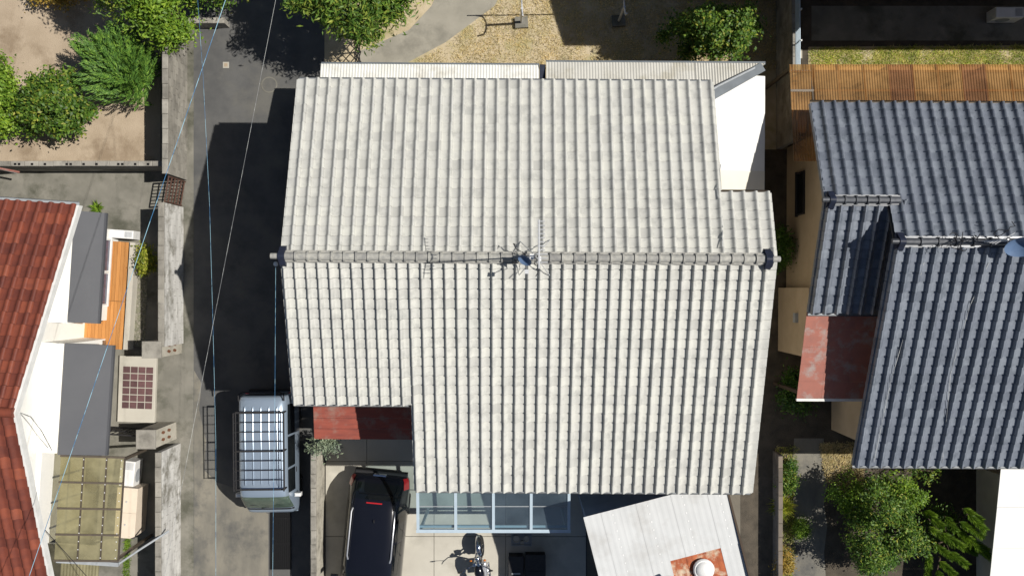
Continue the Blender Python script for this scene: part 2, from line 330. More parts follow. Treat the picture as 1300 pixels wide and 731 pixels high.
class Roof:
    """collects tile transforms on several slopes of one house; the 300 that show largest become objects"""
    def __init__(s, root, roof, p, L, mat, prof):
        s.root, s.roof, s.p, s.L, s.mat = root, roof, p, L, mat
        s.mb = tile_mesh('roof_tile', p, L, mat, prof); s.t = []
    def slope(s, x0, x1, yr, hr, d, sl, sgn, keep=None, lift=.05):
        """sgn -1: falls towards -y, +1: falls towards +y. d is horizontal run"""
        th = math.atan(sl); run = d / math.cos(th); nr = max(1, round(run / s.L)); nc = max(1, round((x1 - x0) / s.p))
        kx = (x1 - x0) / (nc * s.p); ky = run / (nr * s.L)
        for j in range(nr):
            dd = d * (1 - j / nr)                               # horizontal distance from the ridge of the lower edge
            for i in range(nc):
                x = x0 + (x1 - x0) * i / nc if sgn < 0 else x1 - (x1 - x0) * i / nc
                y = yr + sgn * dd; z = hr - sl * dd + lift
                cxm = x + (.5 if sgn < 0 else -.5) * s.p; cym = y - sgn * .5 * d / nr
                if keep and not keep(cxm, cym): continue
                jit = random.uniform(-.006, .006)
                s.t.append((x + random.uniform(-.003, .003), y, z + random.uniform(0, .004), th, 0 if sgn < 0 else math.pi, kx, ky, jit))
    def make(s, limit=300):
        c0 = Vector((0, 0, HC)); Lc = s.root.location; rzr = Matrix.Rotation(s.root.rotation_euler.z, 3, 'Z')
        def key(t): return (rzr @ (Vector(t[:3]) - Lc) + Lc - c0).length
        def vis(t):
            q = rzr @ (Vector(t[:3]) - Lc) + Lc; k = F / (HC - q.z); return abs(q.x * k) < 640 and abs(q.y * k) < 356
        inside = sorted([t for t in s.t if vis(t)], key=key); big = inside[:limit]; ids = set(map(id, big))
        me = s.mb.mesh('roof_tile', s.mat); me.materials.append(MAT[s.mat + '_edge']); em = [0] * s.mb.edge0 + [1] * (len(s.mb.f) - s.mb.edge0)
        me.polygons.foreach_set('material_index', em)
        me.polygons.foreach_set('use_smooth', [True] * len(me.polygons))
        try: me.set_sharp_from_angle(angle=R(50))
        except Exception: pass
        for t in big:
            o = bpy.data.objects.new('roof_tile', me); COL.objects.link(o); o.parent = s.roof
            o.location = Vector(t[:3]) - Lc; o.rotation_euler = (t[3], 0, t[4] + t[7]); o.scale = (t[5], t[6], 1)
        base = np.array(s.mb.v); nf = len(s.mb.f); nv = len(base); V = []; fs = []
        for t in s.t:
            if id(t) in ids: continue
            m = Matrix.Rotation(t[4] + t[7], 3, 'Z') @ Matrix.Rotation(t[3], 3, 'X') @ Matrix.Diagonal((t[5], t[6], 1))
            V.append(base @ np.array(m).T + (np.array(t[:3]) - np.array(Lc)))
        if V:
            o0 = np.concatenate(V); F0 = np.array(s.mb.f)
            fs = np.concatenate([F0 + k * nv for k in range(len(V))])
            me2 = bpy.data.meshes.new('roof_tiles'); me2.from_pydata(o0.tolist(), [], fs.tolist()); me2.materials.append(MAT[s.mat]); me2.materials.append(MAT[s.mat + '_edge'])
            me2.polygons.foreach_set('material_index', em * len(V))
            me2.polygons.foreach_set('use_smooth', [True] * len(me2.polygons))
            try: me2.set_sharp_from_angle(angle=R(50))
            except Exception: pass
            o = bpy.data.objects.new('roof_tiles', me2); COL.objects.link(o); o.parent = s.roof; o['kind'] = 'stuff'
def ridge(root, roof, x0, x1, y, z, p, mat, orn, w=.10, base_h=.13, left=True, right=True):
    """stacked flat courses, one round cap tile after the other, an ornament plate at each end"""
    m = MB()
    for k in range(3):
        ww = w + .035 - k * .014
        m.box(x0, x1, y - ww, y + ww, z + k * base_h / 3 + (.002 if k else -.05), z + (k + 1) * base_h / 3 - .006)
    m.build('ridge_course', mat, roof)
    n = max(1, round((x1 - x0) / p)); q = (x1 - x0) / n; cap = MB(); ns = 8; vs = []
    for (xx, rr) in ((0, w * 1.10), (.04, w * 1.10), (.043, w * .86), (q * .97, w * .84)):
        for k in range(ns + 1):
            a = math.pi * k / ns; vs.append((xx, -rr * math.cos(a), rr * math.sin(a)))
    fs = [(i * (ns + 1) + k, i * (ns + 1) + k + 1, (i + 1) * (ns + 1) + k + 1, (i + 1) * (ns + 1) + k) for i in range(3) for k in range(ns)]
    fs.append(tuple(range(ns + 1))); cap.add(vs, fs)
    fs = [tuple(reversed(f)) for f in cap.f]; cap.f = fs
    me = cap.mesh('ridge_tile', mat)
    for i in range(n):
        o = bpy.data.objects.new('ridge_tile', me); COL.objects.link(o); o.parent = roof
        o.location = Vector((x0 + i * q, y, z + base_h - .004 + random.uniform(-.004, .004))) - root.location
        o.rotation_euler = (random.uniform(-.03, .03), random.uniform(-.008, .008), random.uniform(-.012, .012))
    for on, xe, sg in ((left, x0, -1), (right, x1, 1)):
        if not on: continue
        pl = MB(); prof = []
        for k in range(17):
            a = math.pi * (k / 16); rr = w * (2.0 + .22 * math.cos(4 * a)); prof.append((-rr * math.cos(a), z - .02 + 1.25 * rr * math.sin(a) + .0))
        for (a, b, ex) in ((xe - sg * .05, xe + sg * .09, 1.0), (xe + sg * .09, xe + sg * .13, .8)):
            vs = [(xx, y + u * ex, (zz - z) * ex + z) for xx in (a, b) for u, zz in prof]; nn = len(prof)
            f2 = [tuple(range(nn)), tuple(range(2 * nn - 1, nn - 1, -1))] + [(i + 1, i, nn + i, nn + i + 1) for i in range(nn - 1)]
            pl.add(vs, f2)
        orn_o = pl.build('ridge_ornament', orn, roof, smooth=True)
        tb = MB(); tb.lathe([(w * .35, -.16), (w * .62, -.15), (w * .62, .12), (w * .45, .13)] if sg > 0 else [(w * .45, -.13), (w * .62, -.12), (w * .62, .15), (w * .35, .16)], (xe + sg * .14, y, z + base_h + .04), 'x', 14)
        tb.build('end_cap', mat, orn_o, smooth=True)
def deck(roof_parent, name, poly, zf, th=.05, mat='deck_under'):
    m = MB(); m.prism(poly, lambda x, y: zf(x, y) - th, lambda x, y: zf(x, y)); return m.build(name, mat, roof_parent)
def window(parent, x, y0, y1, z0, z1, side, glass='window', frame='white_trim', panes=2, axis='x'):
    """window on a wall plane x = const (axis x) or y = const (axis y); side = outward sign"""
    def bx(m, d0, d1, a0, a1, b0, b1):
        lo, hi = sorted((x + side * d0, x + side * d1))
        m.box(lo, hi, a0, a1, b0, b1) if axis == 'x' else m.box(a0, a1, lo, hi, b0, b1)
    f = MB(); t = .045
    bx(f, .0, .05, y0, y1, z1 - t, z1); bx(f, .0, .07, y0 - .03, y1 + .03, z0 - .02, z0 + t)
    bx(f, .0, .05, y0, y0 + t, z0 + t, z1 - t); bx(f, .0, .05, y1 - t, y1, z0 + t, z1 - t)
    for k in range(1, panes):
        c = y0 + (y1 - y0) * k / panes; bx(f, .004, .046, c - .025, c + .025, z0 + t, z1 - t)
    fo = f.build('window', frame, parent)
    for k in range(panes):
        a = y0 + (y1 - y0) * k / panes + t; b = y0 + (y1 - y0) * (k + 1) / panes - t
        q = MB(); bx(q, .01, .022, a, b, z0 + t, z1 - t); q.build('pane', glass, fo)

# ------------------------------------------------------------------ the pale-roofed house in the middle
YR, HR, SL = .67, 6.6, .36
house = thing('tiled_house', 'large two-storey house with weathered off-white pan-tile roof beside the lane', 'house', (0.3, 0, 0), R(-.35))
XL, XRU, XR, XF = -5.12, 4.74, 5.86, -2.32
DB, DBR, DFL, DF = 4.26, 1.53, 3.42, 5.61
zr = lambda x, y: HR - SL * abs(y - YR)
roof = deck(house, 'roof', [(XL + .03, YR), (XR - .03, YR), (XR - .03, YR + DBR - .02), (XRU - .03, YR + DBR - .02), (XRU - .03, YR + DB - .03), (XL + .03, YR + DB - .03)][::1], zr)
deck(roof, 'front_deck', [(XL + .03, YR - .004), (XL + .03, YR - DFL + .03), (XF + .03, YR - DFL + .03), (XF + .03, YR - DF + .03), (XR - .03, YR - DF + .03), (XR - .03, YR - .004)], zr)
rf = Roof(house, roof, .265, .235, 'tile_white', JP)
rf.slope(XL, XRU, YR, HR, DB, SL, 1)
rf.slope(XRU, XR, YR, HR, DBR, SL, 1)
rf.slope(XL, XF - .0, YR, HR, DFL, SL, -1)
rf.slope(XF, XR, YR, HR, DF, SL, -1)
rf.make()
# verge tiles turned down over the gables
def verge(roof, x, y0, y1, zf, mat, n, out):
    m = MB()
    for i in range(n):
        a, b = y0 + (y1 - y0) * i / n, y0 + (y1 - y0) * (i + 1) / n; e = .004 * (1 if b > a else -1)
        x0, x1 = sorted((x, x + out * .035)); vs = []
        for xx in (x0, x1):
            vs += [(xx, a + e, zf(x, a) - .10), (xx, b - e, zf(x, b) - .10), (xx, b - e, zf(x, b) + .055), (xx, a + e, zf(x, a) + .055)]
        lift = .02
        vs = [(vx, vy, vz + (lift if k % 4 in (0, 3) and zf(x, a) < zf(x, b) else lift if k % 4 in (1, 2) and zf(x, b) < zf(x, a) else 0)) for k, (vx, vy, vz) in enumerate(vs)]
        f = [(0, 1, 2, 3), (7, 6, 5, 4), (4, 5, 1, 0), (5, 6, 2, 1), (6, 7, 3, 2), (7, 4, 0, 3)]
        m.add(vs, f)
    m.build('verge_tiles', mat, roof, kind='stuff')
verge(roof, XL, YR, YR + DB, zr, 'tile_white', 19, -1); verge(roof, XL, YR, YR - DFL, zr, 'tile_white', 15, -1)
verge(roof, XRU, YR + DBR + .05, YR + DB, zr, 'tile_white', 12, 1); verge(roof, XR, YR, YR + DBR, zr, 'tile_white', 7, 1)
verge(roof, XR, YR, YR - DF, zr, 'tile_white', 25, 1); verge(roof, XF, YR - DFL, YR - DF, zr, 'tile_white', 10, -1)
ridge(house, roof, XL + .06, XR - .22, YR, HR + .06, .27, 'ridge_grey', 'ornament', .105)
# walls
def wall_block(parent, x0, x1, y0, y1, zf, mat='wall_cream', name='wall', yr=None, z0=0):
    m = MB(); ys_ = [y0] + ([yr] if yr is not None and y0 < yr < y1 else []) + [y1]
    prof = [(y, zf(x0, y) - .09) for y in ys_]; n = len(prof); vs = []
    for x in (x0, x1): vs += [(x, y0, z0), (x, y1, z0)] + [(x, y, z) for y, z in reversed(prof)]
    k = n + 2
    fs = [tuple(range(k - 1, -1, -1)), tuple(range(k, 2 * k))] + [(i, (i + 1) % k, k + (i + 1) % k, k + i) for i in range(k)]
    m.add(vs, fs); return m.build(name, mat, parent)
wall_block(house, -4.62, 4.28, -2.25, 4.42, zr, yr=YR)
wall_block(house, -1.85, 5.36, -4.42, -2.255, zr)
wall_block(house, 4.285, 5.36, -2.25, 1.75, zr, yr=YR)
for (x, a, b, z0, z1, sd_, ax) in [(-4.62, 1.2, 2.9, 3.5, 4.6, -1, 'x'), (-4.62, -1.6, -.2, 3.5, 4.6, -1, 'x'), (-4.62, 1.0, 2.7, .9, 2.0, -1, 'x'),
                                   (-4.42, -1.2, .6, .1, 2.1, -1, 'y'), (-4.42, 1.2, 4.4, 2.95, 4.2, -1, 'y'), (4.42, -3.8, -2.0, 3.55, 4.6, 1, 'y'), (4.42, .5, 2.3, 3.55, 4.6, 1, 'y'), (5.36, -2.5, -1.2, 3.3, 4.3, 1, 'x')]:
    window(house, x, a, b, z0, z1, sd_, axis=ax)
# eaves gutters and downpipe
def gutter(parent, x0, x1, y, z, mat='gutter'):
    m = MB(); n = 7; pr = [(.055 * math.cos(math.pi * (1 + k / n)), .055 * math.sin(math.pi * (1 + k / n))) for k in range(n + 1)]
    vs = [(x, y + a, z + b) for x in (x0, x1) for a, b in pr] + [(x, y + a * .85, z + b * .85) for x in (x0, x1) for a, b in pr]
    q = n + 1
    fs = [(i, i + 1, q + i + 1, q + i) for i in range(n)] + [(2 * q + i + 1, 2 * q + i, 3 * q + i, 3 * q + i + 1) for i in range(n)]
    m.add(vs, fs); return m.build('gutter', mat, parent)
gutter(roof, XL, XRU, YR + DB + .02, zr(0, YR + DB) - .03); gutter(roof, XL, XF, YR - DFL - .02, zr(0, YR - DFL) - .03)
gutter(roof, XF, XR, YR - DF - .02, zr(0, YR - DF) - .03); gutter(roof, XRU, XR, YR + DBR + .02, zr(0, YR + DBR) - .03, 'bronze')
m = MB(); m.tube([(5.52, -4.98, 4.45), (5.5, -4.8, 4.2), (5.45, -4.52, 4.1), (5.45, -4.5, .1)], .035, 8); m.build('downpipe', 'gutter', house)
m = MB(); m.tube([(5.62, -5.0, 4.5), (5.6, -5.0, 3.0), (5.62, -6.7, 2.9), (5.62, -6.7, .0)], .03, 8); m.build('downpipe', 'gutter', house)
# low roof along the back and round the corner
def corr_part(parent, name, mat, a, b, c, d, **k):
    m = MB(); m.corr(a, b, c, d, **k); return m.build(name, mat, parent)
yo, yi = 5.86, 4.44
corr_part(house, 'lean_to_roof', 'sheet_white', (-5.06, yi, 3.2), (.68, yi, 3.2), (.68, yo, 2.78), (-5.06, yo, 2.78), amp=.0065)
corr_part(house, 'lean_to_roof', 'sheet_old', (.86, yi, 3.3), (4.75, yi, 3.3), (4.75, yo + .07, 2.84), (.86, yo + .07, 2.84), amp=.0065)
for a, b, y, z in ((-5.06, .68, yo, 2.78), (.86, 6.62, yo + .07, 2.84)):
    m = MB(); m.box(a, b, y - .03, y + .05, z - .10, z - .016); m.build('fascia', 'flash', house)
m = MB(); m.box(.69, .85, yi, yo, 2.7, 2.84); m.build('gap_flashing', 'ornament', house)
# hipped corner: triangle of back slope + side slope of plain sheet
hx0, hy0, hz0 = 4.75, 4.75, 3.2; hx1, hy1, hz1 = 6.62, yo + .05, 2.80
m = MB(); nn = 26
for i in range(nn):
    t0, t1 = i / nn, (i + 1) / nn; xa, xb = hx0 + (hx1 - hx0) * t0, hx0 + (hx1 - hx0) * t1
    ya, yb = hy0 + (hy1 - hy0) * t0, hy0 + (hy1 - hy0) * t1; za, zb = hz0 + (hz1 - hz0) * t0, hz0 + (hz1 - hz0) * t1
    for q, s_ in ((0, 1), (1, -1)):
        pass
    xm = (xa + xb) / 2; ym = (ya + yb) / 2; zm = (za + zb) / 2
    m.add([(xa, yo + .07, 2.84 - .011), (xm, yo + .07, 2.84 + .011), (xm, ym, zm + .014), (xa, ya, za - .01)], [(0, 1, 2, 3)])
    m.add([(xm, yo + .07, 2.84 + .011), (xb, yo + .07, 2.84 - .011), (xb, yb, zb - .01), (xm, ym, zm + .014)], [(0, 1, 2, 3)])
m.build('hip_sheet', 'sheet_old', house)
m = MB()
for i in range(7):
    y0_, y1_ = 2.1 + i * .5, 2.1 + (i + 1) * .5
    def xin(y): return hx0 if y <= hy0 else hx0 + (hx1 - hx0) * (y - hy0) / (hy1 - hy0)
    def zin(x): return hz0 + (hz1 - hz0) * (x - hx0) / (hx1 - hx0)
    if y0_ >= hy1: break
    y1_ = min(y1_, hy1 - .02)
    pts = [(xin(y0_), y0_), (hx1, y0_), (hx1, y1_), (xin(y1_), y1_)]
    if y0_ < hy0 < y1_: pts.insert(3, None); pts = [(xin(y0_), y0_), (hx1, y0_), (hx1, y1_), (xin(y1_), y1_), (hx0, hy0)]
    off = .008 * (i % 2)
    q = MB(); q.prism(pts, lambda x, y: zin(x) - .02 + off, lambda x, y: zin(x) + off); q.build('roof_sheet', 'sheet_cream' if i < 2 else 'sheet_plain', house)
def beam(m, a, b, wd, th):
    a, b = Vector(a), Vector(b); d = (b - a).normalized(); s_ = d.cross(Vector((0, 0, 1))).normalized() * wd / 2; u = s_.cross(d).normalized() * th
    vs = [a - s_, a + s_, b + s_, b - s_]; m.add(vs + [v + u for v in vs], [(3, 2, 1, 0), (4, 5, 6, 7), (0, 1, 5, 4), (1, 2, 6, 5), (2, 3, 7, 6), (3, 0, 4, 7)]); return m
m = beam(MB(), (hx0, hy0 + .02, hz0 + .02), (hx1 - .08, hy1 - .08, hz1 + .03), .24, .05); m.build('hip_flashing', 'flash', house)
m = MB(); m.tube([(4.66, 4.93, 4.85), (4.68, 4.85, 3.42), (5.3, 5.25, 3.22), (6.3, 5.78, 2.97)], .03, 8); m.build('downpipe', 'gutter', house)
wall_block(house, -4.9, 6.35, 4.425, 5.5, lambda x, y: 2.93, name='lean_to_wall'); wall_block(house, 5.365, 6.35, 1.9, 4.42, lambda x, y: 2.9, name='lean_to_wall')
# rusted porch roof at the re-entrant corner
m = MB(); nb = 5
for i in range(nb):
    y0_, y1_ = -2.6 - i * .285, -2.6 - (i + 1) * .285 + .006; z0_, z1_ = 2.92 - i * .05, 2.92 - (i + 1) * .05
    q = MB(); q.add([(-5.2, y1_, z1_ - .015), (-2.35, y1_, z1_ - .015), (-2.35, y0_, z0_ - .02), (-5.2, y0_, z0_ - .02), (-5.2, y1_, z1_), (-2.35, y1_, z1_), (-2.35, y0_, z0_), (-5.2, y0_, z0_)],
                    [(3, 2, 1, 0), (4, 5, 6, 7), (0, 1, 5, 4), (1, 2, 6, 5), (2, 3, 7, 6), (3, 0, 4, 7)]); q.build('porch_sheet', 'rust', house)
m = MB(); m.box(-5.1, -5.0, -3.9, -3.8, .045, 2.64); m.build('porch_post', 'timber', house)
m = MB(); m.box(-2.5, -2.4, -3.9, -3.8, .045, 2.64); m.build('porch_post', 'timber', house)
m = MB(); m.box(-5.2, -2.35, -4.0, -3.93, 2.50, 2.635); m.build('porch_fascia', 'timber', house)

# ------------------------------------------------------------------ glass canopy over the front terrace
cz = 2.5; cx0, cx1 = PX(531, cz), PX(722, cz); cyf, cyb = PY(671, cz), -4.44
can = thing('glass_canopy', 'pale blue framed glass terrace canopy under the front eaves of the off-white roof', 'canopy', ((cx0 + cx1) / 2, (cyf + cyb) / 2, 0))
czf = lambda y: cz + (y - cyf) * .1
for k in range(5):
    x = cx0 + (cx1 - cx0) * k / 4
    m = beam(MB(), (x, cyf, czf(cyf)), (x, cyb, czf(cyb)), .075, .07); m.build('rafter', 'alu', can)
m = MB(); m.box(cx0 - .05, cx1 + .05, cyf - .09, cyf - .002, cz - .05, cz + .06); m.build('front_gutter', 'alu', can)
yp = PY(665, cz)
m = MB(); m.box(cx0 + .03, cx1 - .03, yp - .1, yp - .04, cz - .12, cz - .04); m.build('purlin', 'alu', can)
for k in range(4):
    a = cx0 + (cx1 - cx0) * k / 4 + .04; b = cx0 + (cx1 - cx0) * (k + 1) / 4 - .04
    yb = [cyf + .01, cyf + .62, cyb]
    for j in range(2):
        y0_, y1_ = yb[j] + .004, yb[j + 1] - .004; q = MB()
        q.add([(a, y0_, czf(y0_) + .03), (b, y0_, czf(y0_) + .03), (b, y1_, czf(y1_) + .03), (a, y1_, czf(y1_) + .03)], [(0, 1, 2, 3)]); q.build('pane', 'glass_pane', can)
    q = beam(MB(), (a, yb[1], czf(yb[1]) + .02), (b, yb[1], czf(yb[1]) + .02), .02, .02); q.build('glazing_bar', 'gutter', can)
for x in (cx0 + .05, cx1 - .05):
    m = MB(); m.box(x - .035, x + .035, cyf - .08, cyf - .01, .045, cz - .05); m.build('post', 'alu', can)

# ------------------------------------------------------------------ antenna on the main ridge
ant = thing('tv_antenna', 'rooftop aerial mast with comb antenna and blue satellite dish on the off-white roof', 'antenna', (.5, YR + .02, HR + .2))
zt = HR + 3.5
m = MB(); m.tube([(.5, YR + .02, HR + .2), (.5, YR + .02, zt + .1)], .014, 8); m.build('mast', 'steel', ant)
m = MB(); m.tube([(.5, PY(341, zt), zt), (.5, PY(279, zt), zt)], .017, 6); m.build('boom', 'steel', ant)
for k in range(11):
    y = PY(281 + k * 5.2, zt); hw = .075 if k < 8 else .11
    m = MB(); m.tube([(.5 - hw * .4, y, zt), (.5 + hw * 1.5, y, zt)], .010, 5); m.build('element', 'steel', ant)
m = MB(); dv = []; dn = 20
for i in range(7):
    r = .16 * i / 6
    for k in range(dn): dv.append(Vector((r * math.cos(2 * math.pi * k / dn), r * math.sin(2 * math.pi * k / dn), .55 * r * r / .16)))
rot = Matrix.Rotation(R(52), 3, 'X') @ Matrix.Rotation(R(-24), 3, 'Y')
dv = [Vector((.31, YR - .02, HR + .75)) + rot @ v for v in dv]
m.add(dv, [(i * dn + k, i * dn + (k + 1) % dn, (i + 1) * dn + (k + 1) % dn, (i + 1) * dn + k) for i in range(6) for k in range(dn)]); m.build('dish', 'plastic_blue', ant, smooth=True)
m = MB(); m.tube([(.31, YR - .02, HR + .75), (.5, YR + .02, HR + .72)], .018, 6); m.tube([(.31, YR - .2, HR + .62), (.31, YR - .32, HR + 1.05)], .01, 6); m.box(.27, .35, YR - .37, YR - .28, HR + 1.03, HR + 1.11); m.build('feed_arm', 'steel', ant)
for (dx, dy) in ((-.35, .4), (.35, .4), (-.35, -.4), (.35, -.4)):
    m = MB(); m.tube([(.5, YR + .02, HR + .85), (.5 + dx, YR + dy, zr(0, YR + dy) + .08)], .01, 5); m.build('stay', 'steel', ant)
m = MB(); rng = random.Random(8)
for q in range(7):
    pts = [Vector((.36 + rng.uniform(-.28, .2), YR + rng.uniform(-.12, .14), HR + .42))]
    for k in range(4): pts.append(pts[-1] + Vector((rng.uniform(-.13, .13), rng.uniform(-.12, .12), rng.uniform(-.02, .14))))
    m.tube(pts, .010, 5)
m.build('cable_loops', 'cable_black', ant)
m = MB(); m.box(.38, .47, YR - .05, YR + .06, HR + .62, HR + .80); m.box(.55, .62, YR - .1, YR + .0, HR + .9, HR + 1.02); m.build('booster_box', 'plastic_white', ant)
def wire(name, pts, r, mat, label, cat='cable', parent=None, n=5):
    m = MB(); m.tube(pts, r, n); o = m.build(name, mat, parent)
    if parent is None: recenter(o); tag(o, label, cat)
    return o
def sagged(a, b, sag, n=14):
    a, b = Vector(a), Vector(b); return [a.lerp(b, i / n) - Vector((0, 0, sag * 4 * (i / n) * (1 - i / n))) for i in range(n + 1)]
m = MB()
pts = [(4.66, YR + .25, HR + .1), (4.72, YR + .9, zr(0, YR + .9) + .13), (4.64, YR + 1.6, zr(0, YR + 1.6) + .13), (4.78, YR + 2.2, zr(0, YR + 2.2) + .13)]
m.tube(pts, .009, 5); m.build('loose_wire', 'cable_white', house)

# ------------------------------------------------------------------ dark-tiled house on the right
HB, YB, SB = 5.5, 1.07, .45
bh = thing('dark_tiled_house', 'two-storey house with dark silver-grey pan tiles and a lower side wing', 'house', (11.0, 0, 0), R(-.3))
zb = lambda x, y: HB - SB * abs(y - YB)
YW = 2.07; HW = HB - SB * (YW - YB); zw = lambda x, y: HW - SB * abs(y - YW)
BX0, BXM, BX1 = 7.48, 8.95, 18.0
broof = deck(bh, 'roof', [(BX0 + .03, YW + .003), (BXM, YW + .003), (BXM, YB + .003), (BX1, YB + .003), (BX1, YB + 3.51), (BX0 + .03, YB + 3.51)], zb)
deck(broof, 'front_deck', [(BXM + .03, YB), (BXM + .03, YB - 5.67), (BX1, YB - 5.67), (BX1, YB)], zb)
deck(broof, 'wing_deck', [(BX0 + .03, YW), (BX0 + .03, YW - 2.67), (9.6, YW - 2.67), (9.6, YW)], zw)
br = Roof(bh, broof, .30, .25, 'tile_black', JB)
br.slope(BX0, BX1, YB, HB, 3.54, SB, 1, keep=lambda x, y: x > BXM or y > YW)
br.slope(BXM, BX1, YB, HB, 5.70, SB, -1)
br.slope(BX0, BX0 + 2.1, YW, HW, 2.70, SB, -1)
br.make()
verge(broof, BX0, YW, YB + 3.54, zb, 'tile_black', 10, -1); verge(broof, BX0, YW, YW - 2.70, zw, 'tile_black', 12, -1); verge(broof, BXM, YB, YB - 5.70, zb, 'tile_black', 25, -1)
ridge(bh, broof, BX0 + .12, BX0 + 1.72, YW, HW + .05, .29, 'ridge_black', 'ornament', .10, right=False)
ridge(bh, broof, BXM + .12, BX1, YB, HB + .05, .4, 'ridge_black', 'ornament', .10, right=False)
wall_block(bh, 9.45, 17.5, YB - 5.1, YB + 3.0, zb, 'wall_beige', yr=YB)
wall_block(bh, 8.02, 9.445, YW - 2.3, YB + 3.0, lambda x, y: min(zw(x, y), zb(x, y)), 'wall_beige', yr=YW)
gutter(broof, BX0, BX1, YB + 3.58, zb(0, YB + 3.54) - .03, 'bronze'); gutter(broof, BXM, BX1, YB - 5.74, zb(0, YB - 5.70) - .03, 'gutter'); gutter(broof, BX0, 9.4, YW - 2.74, zw(0, YW - 2.70) - .03, 'gutter')
window(bh, 8.02, PY(273, 1.6), PY(218, 1.6), 1.05, 1.75, -1, glass='car_glass', frame='black_metal', panes=1)
window(bh, -4.03, 10.4, 12.6, .6, 2.2, -1, axis='y')
# beige bay of the ground floor with its vent hood, second porch room
m = MB(); m.box(7.79, 8.6, PY(452, 2), PY(366, 2), 0, 2.85); bay = m.build('bay', 'wall_beige', bh)
m = MB(); m.box(7.7, 7.8, PY(410, 1.8), PY(398, 1.8), 1.75, 1.95); m.build('vent_hood', 'gutter', bay)
m = MB(); m.box(9.36, 9.445, PY(552, 1), PY(500, 1), 0, 2.5); m.build('porch_wall', 'wall_beige', bh)
# faded red sheets
ry0, ry1 = -.62, -2.92
for i in range(5):
    for j in range(3):
        a, b = ry0 + (ry1 - ry0) * i / 5, ry0 + (ry1 - ry0) * (i + 1) / 5 + .004
        xa, xb = 7.50 + j * .64, 7.50 + (j + 1) * .64 - .003
        za, zb_ = 3.62 - .165 * i, 3.62 - .165 * (i + 1) + .012
        q = MB(); q.add([(xa, b, zb_ - .015), (xb, b, zb_ - .015), (xb, a, za - .015), (xa, a, za - .015), (xa, b, zb_), (xb, b, zb_), (xb, a, za), (xa, a, za)],
                        [(3, 2, 1, 0), (4, 5, 6, 7), (0, 1, 5, 4), (1, 2, 6, 5), (2, 3, 7, 6), (3, 0, 4, 7)])
        q.build('porch_sheet', 'rust_pink', bh)
m = MB(); m.box(7.50, 9.40, ry1 - .07, ry1 - .002, 2.72, 2.80); m.build('porch_gutter', 'white_trim', bh)
m = MB(); m.box(7.66, 7.75, -2.85, -2.76, .0, 2.78); m.build('porch_post', 'timber', bh)
m = MB(); m.tube([(9.75, YB - .1, HB), (9.62, YB - 1.6, zb(0, YB - 1.6) + .12), (9.45, YB - 3.4, zb(0, YB - 3.4) + .12), (9.42, YB - 5.6, zb(0, YB - 5.6) + .12)], .008, 5); m.build('loose_wire', 'cable_white', bh)
m = MB(); m.tube([(11.3, YB - .2, HB - .02), (11.0, YB - 1.5, zb(0, YB - 1.5) + .12), (10.9, YB - 3.2, zb(0, YB - 3.2) + .12), (11.2, YB - 5.6, zb(0, YB - 5.6) + .12)], .007, 5); m.build('loose_wire', 'cable_white', bh)
# its aerial and dish
a2 = thing('satellite_aerial', 'tangled aerial with blue-grey satellite dish on the dark tiled ridge', 'antenna', (10.95, YB, HB + .2))
m = MB(); m.tube([(10.95, YB, HB + .18), (10.95, YB, HB + 1.3)], .02, 8); m.tube([(10.95, YB, HB + .5), (11.6, YB, HB + .5)], .016, 6); m.build('mast', 'steel', a2)
dv = []
for i in range(7):
    r = .36 * i / 6
    for k in range(24): dv.append(Vector((r * math.cos(2 * math.pi * k / 24), r * math.sin(2 * math.pi * k / 24), .5 * r * r / .36)))
rot = Matrix.Rotation(R(55), 3, 'X') @ Matrix.Rotation(R(-8), 3, 'Y'); dv = [Vector((11.62, YB, HB + .55)) + rot @ v for v in dv]
m = MB(); m.add(dv, [(i * 24 + k, i * 24 + (k + 1) % 24, (i + 1) * 24 + (k + 1) % 24, (i + 1) * 24 + k) for i in range(6) for k in range(24)]); m.build('dish', 'plastic_blue', a2, smooth=True)
m = MB(); rng = random.Random(3)
for q in range(9):
    pts = [Vector((10.9 + rng.uniform(-.75, .3), YB + rng.uniform(-.15, .15), HB + .36))]
    for k in range(5):
        pts.append(pts[-1] + Vector((rng.uniform(-.16, .16), rng.uniform(-.13, .13), rng.uniform(-.02, .12))))
    m.tube(pts, .011, 5)
m.build('cable_loops', 'cable_black', a2)
for k in range(6):
    m = MB(); z = HB + .55 + k * .12; m.tube([(10.95 - .22, YB - .02 * k, z), (10.95 + .22, YB + .03 * k, z)], .008, 5); m.build('element', 'steel', a2)

# ------------------------------------------------------------------ amber corrugated terrace roof behind it
am = thing('amber_terrace_roof', 'amber corrugated plastic terrace roof behind the dark tiled house', 'terrace roof', (10.5, 5.0, 0))
ez, iz, ye, yi2 = 2.62, 3.0, PY(82, 2.62), 4.05
xe = [PX(q, ez) for q in (1002, 1032, 1063, 1096, 1127, 1158, 1189, 1220, 1250, 1282, 1314, 1346, 1378)]
for i in range(len(xe) - 1):
    mt = 'poly_brown' if i in (4, 7) else 'poly_amber'
    m = MB(); lf = .006 * (i % 2); yy = yi2 - (.75 if i == 0 else 0)
    m.corr((xe[i] + .004, ye, ez + lf), (xe[i + 1] + .03, ye, ez + lf), (xe[i + 1] + .03, yy, iz + lf), (xe[i] + .004, yy, iz + lf), pitch=.066, amp=.010); m.build('sheet', mt, am)
for y in (PY(91, 2.6), PY(115, 2.75)):
    m = MB(); m.box(xe[0], xe[-1], y - .03, y + .03, ez + (iz - ez) * (ye - y) / (ye - yi2) - .10, ez + (iz - ez) * (ye - y) / (ye - yi2) - .02); m.build('purlin', 'bronze', am)
